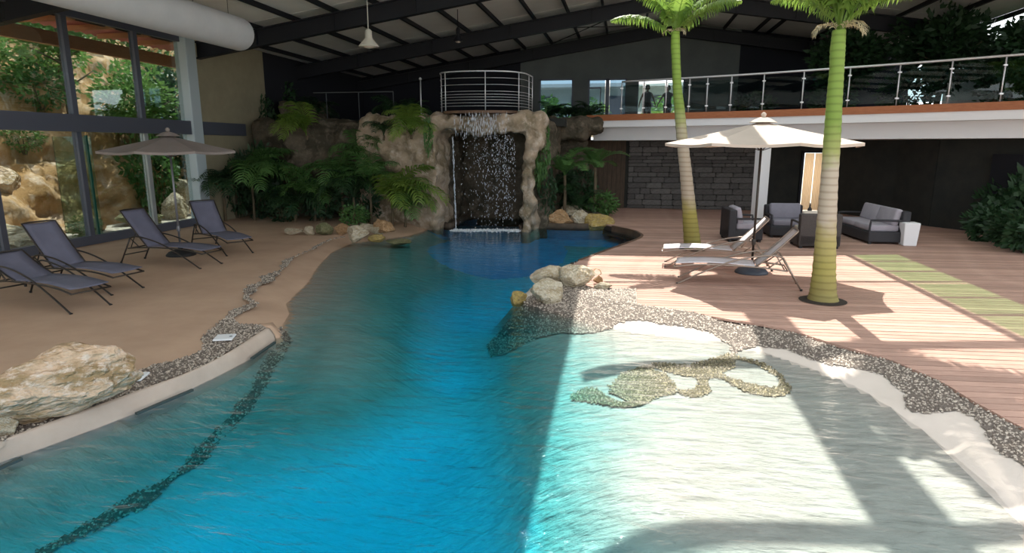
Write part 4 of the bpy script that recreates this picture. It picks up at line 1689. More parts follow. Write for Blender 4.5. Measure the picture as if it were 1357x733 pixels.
# grotto planting, left of the waterfall
for i, (px, py, z, Y, nf, L, mat, sh_, lb, az) in enumerate([
        (300, 300, 0, 16.9, 12, 1.55, 'leafd', 0.9, 'dark arching palm in the corner by the beige wall', (-110, 75)),
        (338, 300, 0, 17.2, 13, 1.75, 'leafm', 1.1, 'tall palm clump beside the corner palm', (-120, 80)),
        (392, 300, 0, 17.0, 12, 1.35, 'leafd', 0.35, 'dark feathery palm behind the left end of the rock row', None),
        (418, 300, 0, 17.3, 11, 1.5, 'leafm', 0.6, 'green feathery palm behind the mossy rock of the row', None),
        (470, 300, 0, 16.8, 12, 1.45, 'leafd', 0.8, 'dark drooping palm behind the big pale shore rock', None),
        (492, 298, 0, 16.9, 11, 1.5, 'leafm', 1.1, 'mid green palm with long fronds left of the grotto pillar', None),
        (520, 300, 0, 16.6, 9, 1.75, 'leafb', 0.55, 'bright green palm leaning over the water by the grotto pillar', (-75, 20)),
        (537, 300, 0, 16.75, 6, 1.3, 'leafm', 0.3, 'low green palm hanging fronds into the pool at the grotto foot', (-95, 5)),
        (455, 300, 0, 17.5, 9, 1.5, 'leafm', 1.2, 'palm with raised yellowing fronds in front of the cliff middle', None)]):
    p = atY(px, py, Y)
    frond_plant('areca_palm', (p.x, Y, z), nf, L, mat, 'areca', lb, 'palm', 50 + i, None, sh_, 0.035, az=az)
for i, (px, py, Y, nf, L, mat, lb, az) in enumerate([  # brightest fronds: the light falling on them is put into their leaf colour
        (406, 178, 17.75, 9, 1.35, 'leafb', 'fountain of green fronds hanging from the cliff ledge at left', (-150, -20)),
        (478, 205, 17.6, 7, 1.15, 'leafm', 'dark small palm on the cliff ledge left of the grotto', (-160, 0)),
        (545, 176, 17.0, 8, 1.25, 'leafb', 'green fronds hanging from the upper left face of the grotto', (-140, 0)),
        (508, 178, 17.1, 6, 0.8, 'leafd', 'small dark fern palm on the upper left corner of the grotto', (-150, -20))]):
    p = atY(px, py, Y)
    frond_plant('ledge_palm', (p.x, Y, p.z - 0.12), nf, L, mat, 'areca', lb, 'palm', 80 + i, None, 0.1, 0.03, az=az)
for i, (px, Y, z, s, lb) in enumerate([
        (312, 17.6, 0, (0.75, 0.6, 1.15), 'dark leafy bush at the end of the beige wall'),
        (345, 17.9, 0, (0.9, 0.6, 1.35), 'tall dark bush in the corner of the cliff'),
        (372, 17.1, 0, (0.65, 0.4, 0.5), 'low dark bush behind the first cream rocks'),
        (425, 17.4, 0, (0.8, 0.4, 0.75), 'dark bush behind the middle of the rock row'),
        (480, 17.25, 0, (0.65, 0.35, 0.8), 'dark bush between rusty rock and grotto'),
        (372, 21.2, 2.9, (0.9, 0.8, 1.0), 'dark shrub growing high on the cliff by the wall corner'),
        (352, 19.6, 1.9, (0.7, 0.6, 1.2), 'dark hanging shrub on the cliff shoulder by the wall corner')]):
    p = atY(px, 250, Y)
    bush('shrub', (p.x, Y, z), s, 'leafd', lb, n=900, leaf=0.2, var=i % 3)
bush('ground_cover', (*G(470, 300), 0.0), (0.5, 0.3, 0.35), 'leafm', 'small fresh green plant just behind the pale shore rocks', n=500, leaf=0.25, var=1)
p = atY(568, 178, 16.95)
bush('creeper', (p.x, 16.9, p.z - 0.55), (0.16, 0.12, 0.62), 'leafm', 'climbing creeper column left of the arch opening', 'creeper', n=420, leaf=0.3, var=2, stem=False)
p = atY(547, 160, 17.05)
bush('creeper', (p.x, 17.05, p.z - 0.35), (0.14, 0.1, 0.34), 'leafd', 'short dark creeper tuft on the grotto top left of the column creeper', 'creeper', n=300, leaf=0.35, var=0, stem=False)
p = atY(716, 190, 17.6)
bush('ivy', (p.x, 17.75, 1.1), (0.32, 0.3, 1.15), 'leafm', 'ivy curtain hanging on the right side of the grotto arch', 'ivy', n=1100, leaf=0.18, var=1, stem=False)
p = atY(722, 240, 17.9)
bush('ivy', (p.x, 18.2, 0.05), (0.35, 0.3, 0.95), 'leafd', 'dark ivy foot right of the grotto pillar above the rocks', 'ivy', n=1100, leaf=0.18, var=2, stem=False)
# right of the waterfall: ferns and a bush
for i, (px, Y, sh_, nf, L, mat, lb) in enumerate([
        (748, 18.9, 1.35, 12, 1.25, 'leafm', 'tree fern with pale spreading fronds right of the ivy'),
        (788, 19.9, 1.55, 9, 1.1, 'leafm', 'slim tree fern reaching toward the stone wall'),
        (735, 19.6, 0.7, 12, 1.1, 'leafd', 'dark fern clump in the shade behind the tree fern'),
        (768, 19.3, 0.3, 12, 1.0, 'leafd', 'low dark fern at the back of the rock bank')]):
    p = atY(px, 250, Y)
    frond_plant('tree_fern', (p.x, Y, 0.0), nf, L, mat, 'fern', lb, 'fern', 100 + i, None, sh_, 0.05)
p = G(797, 287)
bush('bush', (p[0], p[1], 0), (0.52, 0.45, 0.48), 'leafm', 'round leafy bush at the deck edge beside the yellow bank rock', n=800, leaf=0.26, var=2)
for i, (px, Y, s, lb) in enumerate([(738, 20.4, (0.8, 0.5, 1.15), 'dark shrub against the rock bank behind the ferns'), (770, 21.2, (0.6, 0.5, 0.95), 'dark shrub under the gallery end beside brown cladding')]):
    bush('shrub', (atY(px, 250, Y).x, Y, 0), s, 'leafd', lb, n=900, leaf=0.2, var=i)
# upper planting seen against the gable windows and in the dark
for i, (px, Y, z, nf, L, lb) in enumerate([
        (728, 25.0, 3.05, 10, 1.0, 'dark spiky plant before the left gable window'), (752, 25.2, 3.05, 12, 1.15, 'tall dark spiky plant before the left gable window, right of its twin'),
        (782, 25.0, 3.05, 9, 1.0, 'dark spiky plant at the foot of the gable door'), (520, 19.9, 3.0, 12, 1.0, 'dark spiky plant behind the grotto top left of the balcony'),
        (545, 19.4, 3.0, 10, 0.9, 'dark spiky plant beside the single balcony post'), (410, 21.5, 2.95, 10, 1.2, 'dark palm on the platform behind the left handrail')]):
    frond_plant('spiky_plant', (atY(px, 140, Y).x, Y, z), nf, L, 'leafd', 'areca', lb, 'plant', 120 + i, None, 0.12, 0.03)

# gallery planting and trees at the right
for i, (x, y, s, lb) in enumerate([
        (6.3, 22.0, (0.9, 0.6, 0.7), 'dark shrub behind the balustrade left of the right palm'), (8.0, 20.5, (1.0, 0.7, 0.75), 'dark shrub behind the balustrade right of the right palm'),
        (9.6, 18.6, (1.0, 0.8, 0.65), 'dark shrub behind the third balustrade pane from the right edge'), (10.9, 17.0, (1.0, 0.8, 0.7), 'dark shrub behind the balustrade at the right edge'),
        (4.4, 24.0, (0.8, 0.6, 0.6), 'dark shrub on the gallery behind the middle balustrade panes')]):
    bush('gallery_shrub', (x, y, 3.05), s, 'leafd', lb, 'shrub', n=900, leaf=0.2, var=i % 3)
def tree(loc, h, s, mat, label, seed, cat='tree', n=1900, leaf=0.16, trunk=0.1):
    t = thing('tree', loc, label, cat)
    m = MB()
    r = random.Random(seed)
    m.tube([(0, 0, -0.1), (0.1, 0.05, h * 0.4), (0.0, 0.1, h)], [trunk, trunk * 0.8, trunk * 0.5], 7)
    for k in range(6):
        a = r.uniform(0, 6.28)
        zz_ = h * r.uniform(0.5, 0.9)
        m.tube([(0.05, 0.05, zz_), (0.7 * s[0] * math.cos(a), 0.7 * s[1] * math.sin(a), zz_ + s[2] * r.uniform(0.2, 0.7))], [trunk * 0.4, trunk * 0.12], 5)
    m.build('trunk', 'stem', t, True)
    key = ('tree', mat, n, leaf, seed % 3)
    if key not in LC:
        LC[key] = leafcloud('crown', mat, n, 300 + seed % 3, leaf, shell=0.25)
    o = link('crown', LC[key], t, (0, 0, h))
    o['kind'] = 'stuff'
    o.scale = s
    o.rotation_euler = (0, 0, seed)
    return t

for i, (x, y, z, h, s, lb) in enumerate([
        (6.9, 22.5, 3.05, 1.9, (1.5, 1.3, 1.1), 'dark broadleaf tree on the gallery behind the right palm'),
        (8.9, 21.0, 3.05, 1.9, (1.6, 1.5, 1.2), 'dark broadleaf tree on the gallery, second from the right palm'),
        (10.8, 19.8, 3.05, 1.6, (1.4, 1.4, 1.2), 'dark broadleaf tree on the gallery near the right frame edge'),
        (11.4, 23.0, 3.05, 1.7, (1.2, 1.2, 0.9), 'dark broadleaf tree at the open end of the roof')]):
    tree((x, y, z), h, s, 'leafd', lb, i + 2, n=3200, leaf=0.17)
m = MB()
m.box((12.3, 20.5, 3.9), (0.2, 15.5, 1.9))
struct(m.build('wall_right', 'darkwall'))  # added dark backing, blocks the bright sky behind the gallery trees
# bushes along the right wall under the gallery
for i, (px, py, s, lb) in enumerate([
        (1305, 322, (0.6, 0.45, 0.5), 'dark glossy bush at the left end of the hedge by the right wall'),
        (1335, 331, (0.6, 0.45, 0.45), 'dark glossy bush in the middle of the hedge by the right wall'),
        (1362, 339, (0.6, 0.5, 0.5), 'dark glossy bush cut by the right frame edge'),
        (1322, 314, (0.7, 0.4, 0.85), 'tall dark bush behind the hedge at the right wall'),
        (1352, 320, (0.75, 0.45, 0.95), 'tallest dark bush behind the hedge at the right frame edge')]):
    x, y = G(px, py)
    bush('hedge_bush', (x + 0.25, y + 0.35, 0), s, 'leafd', lb, 'bush', n=700, leaf=0.32, var=i % 3, wr=0.45)

# ------------------------------------------------------------------ two king palms
def king_palm(base, pxs, label, stops, ring_lbl, seed, crown_az, L):
    Y = base[1]
    t = thing('palm_tree', (base[0], Y, 0), label, 'palm')
    pts, rr = [], []
    for (px, py, wpx) in pxs:
        p = atY(px, py, Y)
        k = math.hypot(p.x, p.y, p.z - EYE) / 850
        pts.append(Vector((p.x - base[0], 0, p.z)))
        rr.append(wpx * k / 2)
    pts[0].z = 0.0
    P2, R2 = [], []
    for i in range(len(pts) - 1):
        for k in range(8):
            f = k / 8
            P2.append(pts[i].lerp(pts[i + 1], f))
            R2.append((rr[i] * (1 - f) + rr[i + 1] * f) * (1.035 if (i * 8 + k) % 2 else 0.985))
    P2.append(pts[-1])
    R2.append(rr[-1])
    m = MB()
    m.tube(P2, R2, 18)
    m.build('trunk', zramp_mat('palm_bark', stops, 0.75, 0.5), t, True)
    top = pts[-1]
    fl = fronds('leafb', 'king')
    r = random.Random(seed)
    for i, (a, kind, tl, s) in enumerate(crown_az):
        o = link('frond', fl[kind], t, (top.x, 0, top.z - 0.1 + r.uniform(-0.06, 0.1)))
        o.scale = (s * L, s * L, s * L)
        o.rotation_euler = (0, tl, R(a))
    fd = fronds('leafdry', 'areca')
    for (a, s) in ((195, 0.42), (310, 0.45), (350, 0.36)):
        o = link('dry_frond', fd[3], t, (top.x, 0, top.z - 0.05))
        o.scale = (s * L,) * 3
        o.rotation_euler = (0, 0.25, R(a))
        o['label'] = 'dry straw coloured hanging frond'
    m = MB()
    m.lathe([(rr[0] * 1.5, 0.012), (rr[0] * 1.0, 0.025)], n=20)
    m.build('soil_ring', 'soil', t)
    return t

yg, gt, br_, tn = (0.30, 0.29, 0.05), (0.22, 0.36, 0.05), (0.19, 0.29, 0.05), (0.44, 0.38, 0.30)
king_palm(G(918, 331), [(918, 331, 23), (917, 318, 21), (913.5, 280, 17.5), (909, 230, 15), (904, 185, 14), (900, 140, 12.5), (897.5, 118, 11), (896, 85, 10.5), (895, 60, 11), (895, 42, 10)],
          'left king palm with green crownshaft growing through the deck behind the white loungers',
          [(0, (0.22, 0.20, 0.05)), (0.8, (0.32, 0.29, 0.07)), (1.25, tn), (2.35, tn), (2.7, (0.34, 0.36, 0.15)), (3.1, br_), (4.5, gt)], '', 3,
          [(172, 2, 0.2, 0.85), (205, 1, 0.05, 0.85), (335, 2, 0.1, 0.85), (10, 1, 0.1, 0.9), (70, 0, 0.0, 1.0), (120, 0, 0.0, 1.0), (290, 0, 0, 0.8)], 0.8)
king_palm(G(1090, 399), [(1090, 399, 36), (1090.5, 388, 30), (1092, 360, 26), (1095, 300, 22), (1099, 240, 19), (1103, 180, 18.5), (1106, 130, 17), (1109, 90, 15.5), (1110, 65, 16), (1112, 40, 14)],
          'right king palm with thick banded trunk in a round deck hole beside the umbrella',
          [(0, (0.25, 0.21, 0.07)), (0.5, (0.33, 0.30, 0.08)), (1.0, (0.36, 0.31, 0.13)), (1.25, tn), (1.85, tn), (2.1, (0.30, 0.33, 0.11)), (2.5, br_)], '', 5,
          [(165, 0, 0.1, 0.8), (200, 0, 0.15, 0.8), (235, 0, 0.2, 0.8), (185, 1, 0.3, 0.45), (350, 1, 0.3, 0.5), (290, 0, 0.1, 0.85), (330, 0, 0.2, 0.9), (10, 1, 0.0, 1.0), (50, 0, 0.0, 1.0), (95, 1, 0.0, 1.0), (130, 0, 0, 1), (-50, 0, 0.1, 1.0), (260, 1, 0, 1.0)], 1.1)

# ------------------------------------------------------------------ hillside outside the glass wall
def hill_h(D):
    return float(np.interp(D, [0, 0.4, 1.1, 1.9, 2.4, 4.0, 7.0, 24.0], [0, 0.25, 1.5, 1.9, 2.9, 4.4, 6.4, 17.0]))

HN, HM = 190, 90
hv = []
for i in range(HN):
    y = 3.0 + 40.0 * (i / (HN - 1)) ** 1.1
    for j in range(HM):
        D = 24.0 * (j / (HM - 1)) ** 1.9
        foot = -14.3 - 0.7 * noise.noise(Vector((y * 0.35, 0, 0))) - 0.25 * max(0, 12 - y)
        p = Vector((foot - D, y, hill_h(D) - 0.03))
        a = min(1.0, D / 0.8)
        q = Vector((p.x * 0.8, p.y * 0.8, p.z * 1.5))
        big = noise.noise(q * 0.6) * 0.75 + noise.noise(q * 1.6) * 0.42 - 0.30 * abs(noise.noise(q * 2.9 + Vector((4, 0, 0)))) + 0.13 * noise.noise(q * 6)
        p += Vector((0.8, -0.25, 0.4)) * big * a
        p.z += 0.22 * a * noise.noise(Vector((p.x * 0.5, p.y * 0.5, 0))) 
        hv.append(p)
ii = np.arange(HN * HM).reshape(HN, HM)
HQ = np.stack([ii[:-1, :-1], ii[:-1, 1:], ii[1:, 1:], ii[1:, :-1]], -1).reshape(-1, 4)
hill = link('hill', np_mesh('hill', np.array(hv), HQ, 'cliff', True))
struct(hill)
m = MB()
m.box((-13.6, 20, -0.08), (3.2, 44, 0.12))
struct(m.build('path', 'gravel'))
def hz(x, y):
    D = max(0, -14.3 - x)
    return hill_h(D) 
rgn = random.Random(77)
hl = [(-16.6, 13.2, 1.0), (-17.6, 15.5, 1.2), (-18.6, 11.5, 1.3), (-18.4, 18.5, 1.3), (-20, 14.5, 1.6), (-20.5, 19.5, 1.7), (-19.4, 9.2, 1.3), (-21, 23.5, 1.8),
      (-22.5, 17, 1.8), (-23, 12.5, 1.8), (-24, 22, 2.0), (-24.5, 28, 2.2), (-19.5, 24.5, 1.5), (-21.5, 10, 1.7), (-17.8, 21.5, 1.1), (-26, 17, 2.2), (-27, 25, 2.3), (-17.0, 11.2, 0.9), (-17.3, 12.6, 1.0), (-18.2, 14.2, 1.1), (-17.2, 16.6, 1.0), (-19.2, 16.4, 1.3), (-16.3, 15.0, 0.6), (-17.9, 9.9, 1.0)]
ORD = 'first second third fourth fifth sixth seventh eighth ninth tenth eleventh twelfth thirteenth fourteenth fifteenth sixteenth seventeenth eighteenth nineteenth twentieth'.split()
ORD += ['twenty-' + w_ for w_ in ORD[:9]]
def bearing(x, y):
    return math.atan2(x, y)
rank = sorted(range(len(hl)), key=lambda k: bearing(hl[k][0], hl[k][1]))
HLAB = [''] * len(hl)
for k, i in enumerate(rank):
    HLAB[i] = '%s%s leafy bush on the rocky hillside, counting from the left frame edge' % ('small ' if hl[i][2] < 1.15 else 'big ' if hl[i][2] > 1.65 else '', ORD[k])
for i, (x, y, s) in enumerate(hl):
    bush('hillside_bush', (x, y, hz(x, y) - 0.1), (s, s, s * 0.8), 'leafo' if i % 4 else 'leafm',
         HLAB[i], n=900, leaf=0.17, var=i % 3, rz=i * 1.3, group='bushes on the hillside')
for i, (x, y, s, lb) in enumerate([
        (-14.6, 17.6, (0.9, 1.0, 1.5), 'deep green bush outside the glass door'), (-14.9, 19.6, (1.0, 1.1, 1.9), 'deep green bush outside behind the left umbrella'),
        (-14.2, 21.3, (1.0, 1.0, 1.4), 'deep green bush outside just left of the pale blue column'), (-15.8, 21.8, (1.2, 1.2, 2.0), 'tall deep green bush outside behind the bush at the column'),
        (-13.4, 19.5, (0.6, 0.6, 0.45), 'low green bush outside between rock and column')]):
    bush('outdoor_bush', (x, y, 0.0), s, 'leafm' if i in (0, 4) else 'leafd', lb, n=1100, leaf=0.17, var=i % 3)
for i, (x, y, h, s, mt, lb) in enumerate([
        (-15.6, 18.4, 3.6, (1.5, 1.5, 1.2), 'leafo', 'sunlit tree outside whose crown shows left of the third mullion'),
        (-15.8, 20.8, 3.8, (1.6, 1.6, 1.3), 'leafd', 'dark tree outside whose crown shows left of the pale blue column'),
        (-17.4, 14.6, 4.6, (1.1, 1.2, 1.0), 'leafo', 'slender sunlit tree on the rock face beside the first tall mullion'),
        (-17.2, 17.4, 4.6, (1.3, 1.3, 1.0), 'leafo', 'slender sunlit tree between the two tall mullions')]):
    tree((x, y, 0.0 if x > -16 else hz(x, y) - 2.2), h, s, mt, lb, i + 11)
x, y = -13.15, 13.4
bush('garden_shrub', (x, y, 0), (0.40, 0.45, 0.30), 'leafo', 'round clipped green shrub on the gravel outside the glass', n=900, leaf=0.2, var=1, stem=False)
for (x, y, z, s, mt, lb, sd) in [
        (-13.6, 15.9, 0.1, (0.75, 0.6, 0.32), 'greenrock', 'flat mossy yellow rock outside at the foot of the slope by the glass door', 61),
        (-13.7, 17.4, 0.28, (0.55, 0.5, 0.5), 'palerock', 'upright ochre rock outside left of the third mullion', 62),
        (-14.2, 18.4, 0.7, (0.5, 0.5, 0.5), 'palerock', 'ochre rock stacked behind the upright rock outside', 63),
        (-13.3, 12.0, 0.06, (0.5, 0.7, 0.18), 'palerock', 'flat pale slab outside below the round shrub', 64),
        (-14.2, 11.9, 0.15, (0.6, 0.9, 0.3), 'palerock', 'long pale rock ledge outside behind the second lounger', 65),
        (-14.0, 14.3, 0.15, (0.45, 0.6, 0.28), 'rustrock', 'rusty rock outside behind the round shrub', 66),
        (-15.2, 11.9, 1.35, (0.55, 0.6, 0.22), 'palerock', 'white flat rock sticking out of the orange rock face', 67),
        (-15.5, 13.3, 1.2, (0.7, 0.6, 0.5), 'boulder', 'orange boulder bulging from the rock face', 68)]:
    o = link('outdoor_rock', rock_mesh('outdoor_rock', mt, sd), None, (x, y, z))
    o.scale = s
    o.rotation_euler = (0, 0, sd)
    tag(o, lb, 'rock')
for i, (x, y, s, lb) in enumerate([(-4.3, 33, (1.6, 1.0, 1.0), 'light green bush outside the left gable window'), (-1.9, 32.5, (1.2, 0.8, 0.9), 'light green bush outside the gable door'), (2.4, 33.5, (2.0, 1.0, 0.9), 'light green bush outside behind the two people')]):
    bush('terrace_bush', (x, y, 3.05), s, 'leafo', lb, n=900, leaf=0.17, var=i)
# ------------------------------------------------------------------ furniture
def lounger(mt_tube, mt_sling, label, group=None, back=48, backh=0.80, topcap='cap'):
    t = thing('sun_lounger', (0, 0, 0), label, 'sun lounger', 0, group)
    wd = 0.27
    def sp(pts, st=0.06):
        return smooth_line(pts, st)
    for s in (-1, 1):
        y = s * wd
        m = MB()
        m.tube(sp([(-0.62, y, 0.50), (-0.50, y, 0.535), (-0.2, y, 0.50), (0.15, y, 0.40), (0.55, y, 0.215), (0.94, y, 0.0)]), 0.0135, 7)
        o = m.build('arm_leg', mt_tube, t, True)
        m = MB()
        m.tube([(0.93, y, 0.005), (0.955, y, -0.0)], 0.02, 7)
        m.v = [(a, b, max(0.0, c)) for a, b, c in m.v]
        m.build('foot_cap', topcap, o)
        m = MB()
        m.tube([(-0.92, y, 0.0), (-0.62, y, 0.50)], 0.014, 7)
        o = m.build('rear_leg', mt_tube, t, True)
        m = MB()
        m.lathe([(0.02, 0.0), (0.02, 0.03)], (-0.915, y, 0), 8)
        m.build('foot_cap', topcap, o)
        m = MB()
        m.tube([(-0.62, y, 0.50), (-0.42, y, 0.335)], 0.011, 6)
        m.build('strut', mt_tube, t, True)
        m = MB()
        m.tube(sp([(-0.70, y * 0.97, 0.30), (-0.3, y * 0.97, 0.335), (0.3, y * 0.97, 0.345), (0.7, y * 0.97, 0.325), (1.0, y * 0.97, 0.275)]), 0.0135, 7)
        m.build('side_rail', mt_tube, t, True)
    for x, z in ((-0.70, 0.30), (1.0, 0.275), (-0.82, 0.17)):
        m = MB()
        m.tube([(x, -wd, z), (x, wd, z)], 0.0115, 6)
        m.build('cross_bar', mt_tube, t, True)
    m = MB()
    n = 22
    for i in range(n + 1):
        x = -0.22 + 1.2 * i / n
        z = 0.352 + 0.018 * math.sin(PI * i / n) - 0.06 * max(0, i / n - 0.6) ** 1.2
        for j in range(5):
            y = -wd * 0.96 + 1.92 * wd * j / 4
            m.v.append((x, y, z - 0.012 * (1 - ((j - 2) / 2) ** 2)))
    for i in range(n):
        for j in range(4):
            m.f.append((i * 5 + j, i * 5 + j + 1, i * 5 + 6 + j, i * 5 + 5 + j))
    o = m.build('seat_sling', mt_sling, t, True)
    o.modifiers.new('thick', 'SOLIDIFY').thickness = 0.012
    ba = R(back)
    def bpt(u, y, dz=0.0):
        c = 0.05 * math.sin(PI * min(1, u)) 
        return (-0.24 - u * backh * math.cos(ba) - c * math.sin(ba) * 0.0 + dz * math.sin(ba), y, 0.345 + u * backh * math.sin(ba) - c * 0.4 + dz * math.cos(ba))
    m = MB()
    n = 16
    for i in range(n + 1):
        for j in range(5):
            y = -wd * 0.94 + 1.88 * wd * j / 4
            m.v.append(bpt(i / n, y, -0.012 * (1 - ((j - 2) / 2) ** 2)))
    for i in range(n):
        for j in range(4):
            m.f.append((i * 5 + j, i * 5 + j + 1, i * 5 + 6 + j, i * 5 + 5 + j))
    o = m.build('back_sling', mt_sling, t, True)
    o.modifiers.new('thick', 'SOLIDIFY').thickness = 0.012
    m = MB()
    path = [bpt(u / 8, -wd * 0.97) for u in range(9)] + [bpt(1.015, -wd * 0.6), bpt(1.015, wd * 0.6)] + [bpt(u / 8, wd * 0.97) for u in range(8, -1, -1)]
    m.tube(path, 0.0135, 7)
    m.build('back_frame', mt_tube, t, True)
    for s in (-1, 1):
        m = MB()
        a = bpt(0.45, s * wd * 0.9)
        m.tube([a, (-0.66, s * wd * 0.9, 0.305)], 0.009, 6)
        m.build('back_stay', mt_tube, t, True)
    return t

def put(o, x, y, rz):
    o.location = (x, y, 0)
    o.rotation_euler = (0, 0, rz)

l1 = lounger('bronze', 'gsling', 'grey sling lounger closest to the boulder, cut by the left frame edge', 'grey sun loungers along the glass wall', 24, 0.78)
put(l1, -8.05, 7.42, R(-14))
l2 = lounger('bronze', 'gsling', 'grey sling lounger with raised back, second from the boulder', 'grey sun loungers along the glass wall', 50, 0.86)
put(l2, -8.4, 8.38, R(-9))
copy_tree(l2, (-8.46, 10.44, 0), R(-7), 'grey sling lounger standing in front of the left umbrella base')
copy_tree(l2, (-8.55, 12.1, 0), R(-33), 'grey sling lounger farthest back, beside the pale blue column')
l5 = lounger('champ', 'wsling', 'white sling lounger nearer the pool, in front of the umbrella pole', 'white sun loungers on the timber deck', 46, 0.80)
put(l5, 1.86, 10.45, R(173))
copy_tree(l5, (1.74, 11.95, 0), R(176), 'white sling lounger behind the umbrella pole near the left palm')

def umbrella(loc, rim, top, rad, mat, polemat, basemat, label, rz, n=8, base_r=0.28):
    t = thing('umbrella', loc, label, 'umbrella', rz)
    m = MB()
    m.lathe([(base_r, 0.0), (base_r, 0.025), (base_r * 0.82, 0.075), (base_r * 0.45, 0.115), (0.05, 0.13), (0.04, 0.22)], n=28)
    m.build('base', basemat, t, True)
    m = MB()
    m.tube([(0, 0, 0.1), (0, 0, top - 0.02)], 0.021, 10)
    m.build('pole', polemat, t, True)
    m = MB()
    m.lathe([(0.035, 0.5), (0.038, 0.56), (0.03, 0.6)], n=10)
    m.build('clamp', polemat, t)
    cm = MB()
    S = 6
    rings = []
    for i in range(1, S + 1):
        f = i / S
        ring = []
        for k in range(n):
            for sub in range(4):
                a0, a1 = 2 * PI * k / n, 2 * PI * (k + 1) / n
                p0 = Vector((math.cos(a0), math.sin(a0), 0)) * rad * f
                p1 = Vector((math.cos(a1), math.sin(a1), 0)) * rad * f
                q = p0.lerp(p1, sub / 4)
                sag = math.sin(PI * sub / 4)
                q *= 1 - 0.05 * sag * f
                z = top - (top - rim) * (f ** 0.92) - 0.03 * sag * f
                ring.append((q.x, q.y, z))
        rings.append(ring)
    cm.v.append((0, 0, top))
    for r_ in rings:
        cm.v += r_
    q = n * 4
    for j in range(q):
        cm.f.append((0, 1 + j, 1 + (j + 1) % q))
    for i in range(S - 1):
        for j in range(q):
            a = 1 + i * q + j
            b = 1 + i * q + (j + 1) % q
            cm.f.append((a, a + q, b + q, b))
    # short valance
    k0 = len(cm.v)
    for p in rings[-1]:
        cm.v.append((p[0] * 1.0, p[1] * 1.0, p[2] - 0.045))
    for j in range(q):
        a, b = 1 + (S - 1) * q + j, 1 + (S - 1) * q + (j + 1) % q
        cm.f.append((a, k0 + j, k0 + (j + 1) % q, b))
    o = cm.build('canopy', mat, t, False)
    o.modifiers.new('thick', 'SOLIDIFY').thickness = 0.008
    vt = MB()
    vt.lathe([(0.24, top + 0.0 - 0.02), (0.12, top + 0.045), (0.02, top + 0.075)], n=n)
    vt.build('vent_cap', mat, t)
    m = MB()
    m.lathe([(0.018, top + 0.05), (0.04, top + 0.09), (0.045, top + 0.12), (0.012, top + 0.15)], n=12)
    m.build('finial', mat, t, True)
    for k in range(n):
        a = 2 * PI * k / n
        c, s = math.cos(a), math.sin(a)
        m = MB()
        m.tube([(0.03 * c, 0.03 * s, top - 0.05), (rad * 0.98 * c, rad * 0.98 * s, rim - 0.02)], 0.009, 5)
        rb_ = m.build('rib', polemat, t)
        m = MB()
        m.tube([(0.03 * c, 0.03 * s, rim - 0.12), (rad * 0.5 * c, rad * 0.5 * s, (top + rim) / 2 - 0.03)], 0.007, 5)
        m.build('strut', polemat, rb_)
    return t

ux, uy = G(997, 363)
umbrella((ux, uy + 0.1, 0), 2.24, 2.60, 1.62, 'cream', 'bronze', 'basep', 'cream octagonal umbrella shading the white loungers on the deck', R(8))
ux, uy = G(231, 338)
umbrella((ux + 0.16, uy, 0), 2.10, 2.40, 1.28, 'taupe', 'greyp', 'cap', 'taupe umbrella by the glass wall over the grey loungers', R(12))

def club(name, label, cat, wid, wk, ck, group=None, dep=0.78):
    """wicker seat facing local +x; origin on the floor"""
    t = thing(name, (0, 0, 0), label, cat, 0, group)
    h = wid / 2
    m = MB()
    m.rbox((0.0, 0, 0.17), (dep, wid, 0.24), 0.02, 1)
    m.build('seat_base', wk, t)
    m = MB()
    m.rbox((-dep / 2 + 0.09, 0, 0.40), (0.18, wid, 0.70), 0.03, 2)
    m.build('backrest', wk, t)
    for sx in (-1, 1):
        for sy in (-1, 1):
            m = MB()
            m.box((sx * (dep / 2 - 0.06), sy * (h - 0.06), 0.03), (0.06, 0.06, 0.06))
            m.build('leg', 'cap', t)
    for s in (-1, 1):
        m = MB()
        y = s * (h - 0.03)
        m.tube(smooth_line([(-dep / 2 + 0.16, y, 0.54), (dep / 2 - 0.10, y, 0.545), (dep / 2 - 0.03, y, 0.50), (dep / 2 - 0.02, y, 0.2)], 0.05), 0.024, 8)
        m.build('arm_frame', wk, t, True)
    k = max(1, round(wid / 0.85))
    cw = (wid - 0.14) / k
    for i in range(k):
        y = -wid / 2 + 0.07 + cw * (i + 0.5)
        m = MB()
        m.rbox((0.08, y, 0.36), (dep - 0.22, cw - 0.015, 0.15), 0.04, 3)
        m.build('seat_cushion', ck, t, True)
        m = MB()
        m.rbox((-dep / 2 + 0.25, y, 0.60), (0.15, cw - 0.03, 0.40), 0.05, 3, (0, R(-14), 0))
        m.build('back_cushion', ck, t, True)
    return t

c1 = club('armchair', 'black wicker armchair with lilac cushions left of the white column', 'armchair', 0.9, 'wicker', 'cush', 'wicker seats on the deck')
put(c1, 2.76, 15.6, R(4))
c2 = copy_tree(c1, (3.95, 16.45, 0), R(-88), 'black wicker armchair facing the pool with grey back cushion')
for ch in c2.children:
    if 'cushion' in ch.name:
        ch.data = ch.data.copy()
        ch.data.materials[0] = MAT['cushg']
c3 = club('armchair', 'brown wicker armchair seen from behind just left of the right palm', 'armchair', 0.86, 'wickerb', 'cushc', 'wicker seats on the deck')
put(c3, 4.2, 14.86, R(92))
s1 = club('sofa', 'black wicker sofa with lilac cushions beside the white cube', 'sofa', 1.95, 'wicker', 'cush', 'wicker seats on the deck', 0.86)
put(s1, 5.86, 16.32, R(183))
st = thing('side_table', (4.62, 16.45, 0), 'low black table between the brown armchair and the sofa', 'table')
m = MB()
m.rbox((0, 0, 0.52), (0.55, 0.55, 0.05), 0.01, 1)
m.build('tabletop', 'wicker', st)
